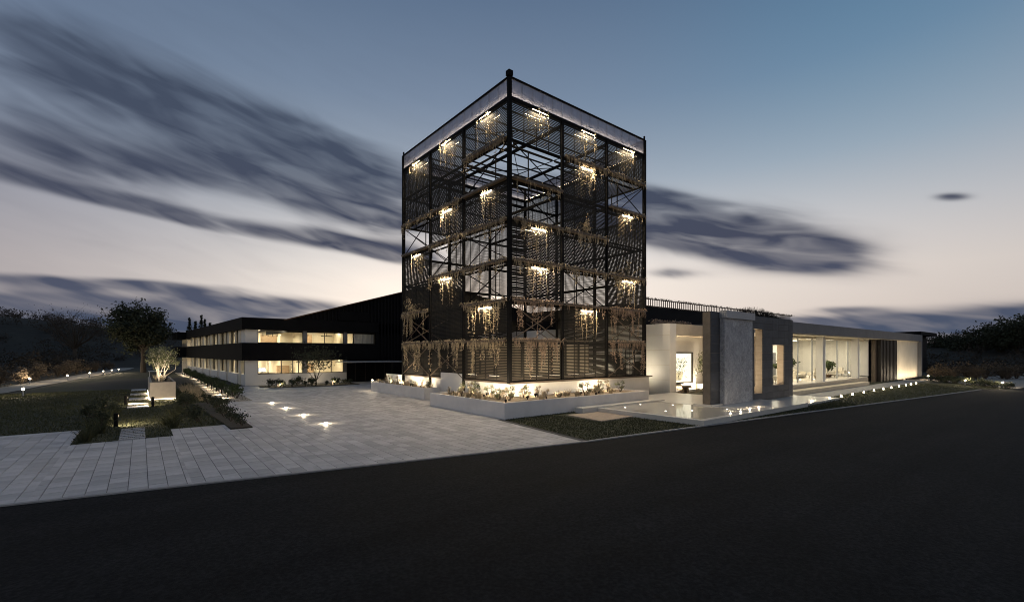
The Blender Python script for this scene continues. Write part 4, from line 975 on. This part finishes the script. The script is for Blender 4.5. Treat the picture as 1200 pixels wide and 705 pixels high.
# ------------------------------------------------------------------ garden to the west
for i in range(7):
    y = 1.62+i*.5; o = MB().poly([(-18.02, y), (-17.22, y-.03), (-17.2, y+.17), (-18.0, y+.2)], -.03, .04).build('stepping_stone', 'tile', origin=(-17.6, y, 0)); tag(o, 'narrow pale stone strip crossing the grass path by the paving', 'stepping stone', 'narrow stone strips')
for i, (y, d) in enumerate(((14.8, .9), (17.0, .9), (21.0, 1.6), (25.8, 1.6), (31.2, 1.8), (38, 1.8))):
    o = MB().poly([(-18.0, y), (-16.95, y-.03), (-16.95, y+d-.03), (-18.0, y+d)], -.03, .05).build('stepping_slab', 'tile', origin=(-17.5, y, 0)); tag(o, 'broad pale stepping slab in the lawn beside the raised planter', 'stepping stone', 'broad stepping slabs')
bx = thing('raised_planter', 'tall box planter with a glowing base holding pale-stemmed trees', 'planter', (-16.1, 25, 0))
MB().box(-16.85, -15.35, 19.9, 30, .12, 1.28).build('box', mat('box_render', (.30, .27, .24), .85, .15, 1.5, .2, 20), bx); MB().box(-16.7, -15.5, 20.05, 29.85, 1.281, 1.30).build('soil', 'soil', bx)
MB().box(-16.8, -15.4, 19.95, 29.95, -.02, .12).build('base', 'black', bx)
MB().box(-16.84, -15.36, 19.86, 19.90, .05, .10).build('light_strip', 'strip', bx); lit(bx, 'AREA', (-16.1, 19.84, .09), (0, -1, -.3), 9, (1.4, .04)); lit(bx, 'AREA', (-16.92, 25, .09), (-1, 0, -.3), 16, (.04, 9)).rotation_euler = Vector((-1, 0, -.3)).to_track_quat('-Z', 'X').to_euler()
MB().box(-16.90, -16.86, 20, 29.9, .05, .10).build('light_strip', 'strip', bx)
for i, (x, y) in enumerate(((-16.3, 21.4), (-15.9, 23.3), (-16.3, 25.4))):
    tree('pale_tree', ['pale-stemmed young tree at the glowing end of the raised planter', 'pale-stemmed young tree in the middle of the raised planter', 'pale-stemmed young tree farthest along the raised planter'][i], (x, y), 3.9+.1*i, .85, 3.2, .06, 800, .13, 90+i, 'olive', 'birch', 5, 1.0, .8, .45).location.z = 0
for y in (20.6, 22.3, 24.2, 26): flood(-15.9, y, 1.3, (-.3, .2, 1), 'up-lamp at the foot of the pale-stemmed trees', 'up-lamps in the raised planter', .12)
pg = tuft('grass_tuft', 'tawny grass tuft in the raised planter', 'straw', .2, .4, 30, 44, 'tufts in the raised planter')
for i in range(12): place(pg, (R.uniform(-16.6, -15.6), 20.2+i*.8, 1.3), R.uniform(0, 6), R.uniform(.7, 1.1))
def bollard(label, group):
    t = thing('bollard_lamp', label, 'bollard', group=group)
    MB().tube([(0, 0, -.05), (0, 0, .56), (0, 0, .6)], [.085, .085, .08], 14).build('post', 'black', t)
    MB().box(.086, .10, -.05, .05, .42, .52).build('lens', 'boll', t); lit(t, 'AREA', (.13, 0, .47), (1, 0, -.45), 20, (.1, .08)); return t
bo = bollard('black cylindrical bollard lamp beside the stepping stones', 'bollards beside the stepping stones')
for x, y, a in ((-18.25, 6.3, .5), (-18.1, 17.4, .5), (-16.75, 15.2, 2.2)): place(bo, (x, y, 0), a)
pb = thing('path_lamp', 'short lit lamp post beside the gravel path', 'lamp', group='lamps along the gravel path')
MB().tube([(0, 0, -.05), (0, 0, .5)], [.05, .05], 10).build('post', 'zinc', pb); MB().tube([(0, 0, .501), (0, 0, .62)], [.09, .09], 12).build('lens', emit('path_lens', (1, .82, .55), 12), pb); lit(pb, 'POINT', (0, 0, .72), None, 70, (.05, 0)); MB().tube([(0, 0, .621), (0, 0, .66)], [.1, .1], 12).build('cap', 'black', pb)
for px, py in ((35, 449.5), (27, 464), (79, 445), (105, 441.5), (121, 439), (131, 437.5), (139, 436.3)):
    x, y = G(px, py); place(pb, (x, y, 0))
# shrubs along the far side of the gravel path
sh1 = shrub('path_shrub', 'rounded shrub lit by the gravel path lamps', 'shrub', 'redtwig', .9, 1.7, 700, .18, 31, group='shrubs beyond the gravel path')
for i in range(22):
    t = i/21; y = 30+t*75; x = -28.5-1.8+(y-30)*.098+R.gauss(0, .5)-1.0*(y < 40); place(sh1, (x, y, 0), R.uniform(0, 6), R.uniform(.7, 1.25))
# hedge with little lamps beside the office wing
hd = shrub('hedge_shrub', 'leafy shrub in the lamp-lit hedge along the office wing', 'shrub', 'leaf', .55, 1.1, 420, .14, 33, group='hedge shrubs along the office wing')
hp = thing('hedge_lamp', 'short post lamp under the hedge along the office wing', 'lamp', group='lamps under the office hedge')
MB().box(-.04, .04, -.04, .04, -.05, .42).build('post', 'black', hp); MB().box(-.12, -.041, -.05, .05, .34, .4).build('head', 'black', hp); MB().box(-.11, -.05, -.04, .04, .332, .339).build('lens', emit('hedge_lens', (1, .82, .55), 8), hp); lit(hp, 'AREA', (-.08, 0, .325), (-.2, 0, -1), 9, (.06, .06))
bd2 = MB().poly([(-13.3, 15.35), (-11.15, 15.35), (-10.8, 34), (-11.6, 75), (-12.8, 75), (-12.8, 34)], -.02, .03).build('flower_bed', 'gravel', origin=(-12, 40, 0)); tag(bd2, 'pale gravel bed under the office hedge', 'flower bed')
for i in range(26): y = 17.5+i*2.1; place(hd, (-11.75+R.gauss(0, .15), y, .03), R.uniform(0, 6), R.uniform(.6, .9))
for i in range(15): place(hp, (-12.25, 18.6+i*3.4, .03))
bd3 = MB().poly([(-14.2, 1.9), (-13.38, 1.9), (-13.38, 15.2), (-14.6, 15.2)], -.03, .06).build('flower_bed', 'soil', origin=(-13.8, 8, 0)); tag(bd3, 'narrow soil bed running back from the paved corner', 'flower bed')
s3 = shrub('bed_shrub', 'dark low shrub in the narrow bed by the paving', 'shrub', 'darkleaf', .32, .65, 260, .10, 36, group='shrubs in the narrow bed')
for i in range(13): place(s3, (-13.8+R.gauss(0, .12), 2.3+i*1.0, .05), R.uniform(0, 6), R.uniform(.55, .95))
tg = tuft('grass_tuft', 'dark ornamental grass clump at the lawn corner', 'grass', .45, .6, 90, 51, 'ornamental grass clumps in the lawn')
for x, y in ((-19.0, 2.2), (-18.9, 3.4), (-18.7, 4.4), (-19.0, 5.2), (-18.6, 8.2), (-18.9, 9.5), (-16.4, 5.4), (-16.1, 6.5), (-16.0, 7.8), (-16.2, 4.2), (-15.6, 11), (-18.4, 11.5)): place(tg, (x, y, 0), R.uniform(0, 6), R.uniform(.7, 1.3))
tg2 = tuft('grass_tuft', 'tawny feathery grass clump beyond the raised planter', 'straw', .6, .9, 130, 52, 'tawny grass clumps in the lawn')
for x, y in ((-14.4, 20.5), (-13.9, 21.8), (-14.5, 23.6), (-13.8, 25.2), (-14.4, 27), (-13.9, 17.5)): place(tg2, (x, y, 0), R.uniform(0, 6), R.uniform(.8, 1.3))
gs = shrub('garden_shrub', 'dark rounded shrub in the lawn around the raised planter', 'shrub', 'darkleaf', .5, .8, 420, .12, 58, group='dark shrubs around the raised planter')
for x, y in ((-15.2, 13.2), (-14.9, 15.6), (-15.0, 17.6), (-14.3, 18.6), (-15.1, 5.6), (-15.4, 8.6), (-18.7, 13.4), (-19.0, 15.2), (-18.8, 7.0), (-19.3, 10.6), (-14.4, 29), (-13.6, 31)): place(gs, (x, y, 0), R.uniform(0, 6), R.uniform(.5, 1.0))
fm = thing('garden_table', 'white garden table under a lit canopy at the far end of the office wing', 'table', (-15.5, 62, 0))
MB().box(-16.5, -14.5, 61.5, 62.5, .7, .78).build('table_top', 'plaster', fm)
for x in (-16.4, -14.7):
    for y in (61.6, 62.3): MB().box(x, x+.08, y, y+.08, -.02, .7).build('leg', 'plaster', fm)

# ------------------------------------------------------------------ trees, hills
tree('oak_tree', 'large dense dark tree standing on the lawn', (-17.0, 80.0), 12.6, 3.9, 8.0, .36, 15000, .40, 201, 'darkleaf', 'bark', 11, 1.0, 1.9, .30)
tree('bare_tree', 'wide thinly leaved tree on the hillside', (-28.4, 114.8), 12.8, 5.6, 9.0, .42, 1500, .24, 203, 'scrub', 'bark', 15, .8, .05, .3)
def hill(f, x0, x1, y0, y1, n, name='hill'):
    m = MB(); 
    for j in range(n+1):
        for i in range(n+1):
            x = x0+(x1-x0)*i/n; y = y0+(y1-y0)*j/n; m.v.append((x, y, f(x, y)))
    for j in range(n):
        for i in range(n): a = j*(n+1)+i; m.f.append((a, a+1, a+n+2, a+n+1))
    return struct(m.build(name, 'hillside', smooth=True))
def sstep(a, b, x): t = max(0, min(1, (x-a)/(b-a))); return t*t*(3-2*t)
def fl(x, y):   # hills to the north-west
    d = -(x+28)*.75+(y-95)*.25
    return -.5+sstep(8, 90, d+20)*8+sstep(10, 90, y-100)*9*sstep(-40, 30, -x+20)+.8*math.sin(x*.11)*math.cos(y*.07)
hill(fl, -260, 40, 20, 330, 60)
def fr(x, y):   # slope to the east
    d = (x-78)*.8+(-y-20)*.12
    return -.6+sstep(0, 80, d)*7.0+.7*math.sin(x*.09+1)*math.cos(y*.08)
hill(fr, 74, 330, -190, 140, 50)
def scrub(f, spots, seed, n, ls, lab, m='scrub'):
    rg = random.Random(seed); b = MB()
    for x, y, r, h in spots:
        z = f(x, y); cl = [(x+rg.gauss(0, r*.5), y+rg.gauss(0, r*.5), z+h*rg.uniform(.15, .9), r*rg.uniform(.14, .28)) for _ in range(7)]
        for _ in range(n):
            a, c, e, q = rg.choice(cl); g3 = [max(-1.4, min(1.4, rg.gauss(0, 1))) for _ in range(3)]; b.leaf((a+g3[0]*q, c+g3[1]*q, e+g3[2]*q*.8), ls, rg)
    return tag(b.build('scrubland', m, stuff=True), lab, 'scrub')
rg = random.Random(8); sp = []
while len(sp) < 640:
    x, y = rg.uniform(-150, -8), rg.uniform(48, 230)
    if -(x+28)*.75+(y-95)*.25 > -14 and x < -30+.1*(y-30)-3 or y > 125: sp.append((x, y, rg.uniform(1.8, 4), rg.uniform(1.2, 3.6)))
scrub(fl, sp, 1, 170, .36, 'dark scrub covering the hillside beyond the gravel path')
sp = []
while len(sp) < 640:
    x, y = rg.uniform(76, 230), rg.uniform(-110, 60); sp.append((x, y, rg.uniform(1.6, 3.6), rg.uniform(1.5, 4.2)))
scrub(fr, sp, 2, 170, .36, 'dark scrub and thicket on the slope beyond the pavilion')
for i, (px, d, h, r) in enumerate(((1170, 105, 10.4, 3.8), (1193, 100, 10.6, 4.2), (1212, 110, 12, 5), (1110, 120, 7.6, 3.4), (1140, 112, 7.4, 3.6))):
    l = (px-PX)/F*d; x, y = CAM[0]+d*FW[0]+l*RT[0], CAM[1]+d*FW[1]+l*RT[1]
    tree('thicket_tree', ['tall dark tree on the slope, left of the two tallest', 'tallest dark tree on the slope', 'broad dark tree at the edge of the slope', 'low rounded tree on the crest behind the pavilion', 'low rounded tree below the tall slope trees'][i], (x, y), h, r, h*.68, .3, 5200, .5, 300+i, 'darkleaf', 'bark', 9, 1.0, 1.2, .3)
for i, (px, h) in enumerate(((222, 9), (229, 8), (236, 10.5), (240, 9), (246, 8), (252, 7))):
    d = 165; l = (px-PX)/F*d; x, y = CAM[0]+d*FW[0]+l*RT[0], CAM[1]+d*FW[1]+l*RT[1]; z = max(0, fl(x, y)-1.6); rg2 = random.Random(400+i)
    t = thing('cypress_tree', 'narrow dark cypress on the far hill behind the office wing', 'tree', (x, y, z), 'cypresses on the far hill'); m = MB()
    for _ in range(700):
        u = rg2.random(); rr = 1.3*math.sin(min(1, u*1.15+.08)*math.pi)**.6*(1-u*.6) if u < .98 else .05; a = rg2.uniform(0, 6.28)
        m.leaf((x+rr*math.cos(a)*rg2.uniform(.5, 1), y+rr*math.sin(a)*rg2.uniform(.5, 1), z+u*h), .5, rg2, -.8)
    m.build('crown', 'darkleaf', t); MB().tube([(x, y, z-.3), (x, y, z+h*.8)], [.15, .05], 6).build('trunk', 'bark', t)
po = thing('utility_mast', 'thin grey mast on the crest of the left hill', 'mast', (-62, 120, fl(-62, 120)))
MB().tube([(-62, 120, fl(-62, 120)-.2), (-62, 120, fl(-62, 120)+5)], [.35, .3], 8).build('pole', 'zinc', po); MB().box(-62.4, -61.6, 119.6, 120.4, fl(-62, 120)+4.6, fl(-62, 120)+5.05).build('head', 'zinc', po)
fb = thing('far_barn', 'low dark barn with a flat pitched roof beyond the pavilion', 'building', (91, 3, 0))
bxx, byy = 84, -3
MB().box(bxx, bxx+10, byy, byy+12, -.5, 6.3).build('wall', 'clad', fb); MB().poly([(bxx-1.2, byy-1.2), (bxx+11, byy-1.2), (bxx+11, byy+13), (bxx-1.2, byy+13)], 6.31, 6.9).build('roof', 'band', fb)
# east path: lamps, low hedge, shrubs
for px, py in ((1088, 445), (1131, 451), (1175, 454)):
    x, y = G(px, py); place(pb, (x, y, 0), 0, .9, 'short lit lamp post in the low hedge by the road', 'lamps in the low hedge by the road')
lh = shrub('hedge_plant', 'low dark hedge plant at the tip of the lawn by the road', 'shrub', 'darkleaf', .5, .55, 220, .13, 55, group='low hedge by the road')
for i in range(24):
    t = i/23; place(lh, (58-11.2*t+R.gauss(0, .2), -9.6-7.4*t+R.gauss(0, .2), 0), R.uniform(0, 6), R.uniform(.7, 1.2))
for i in range(16):
    px = 1092+i*9; x, y = G(px, 447.5); x += 9+R.gauss(0, .6); y += R.gauss(0, .6)+1.2
    place(sh1, (x, y, 0), R.uniform(0, 6), R.uniform(.8, 1.3), 'reddish shrub beyond the pale path past the pavilion', 'shrubs beyond the eastern path')
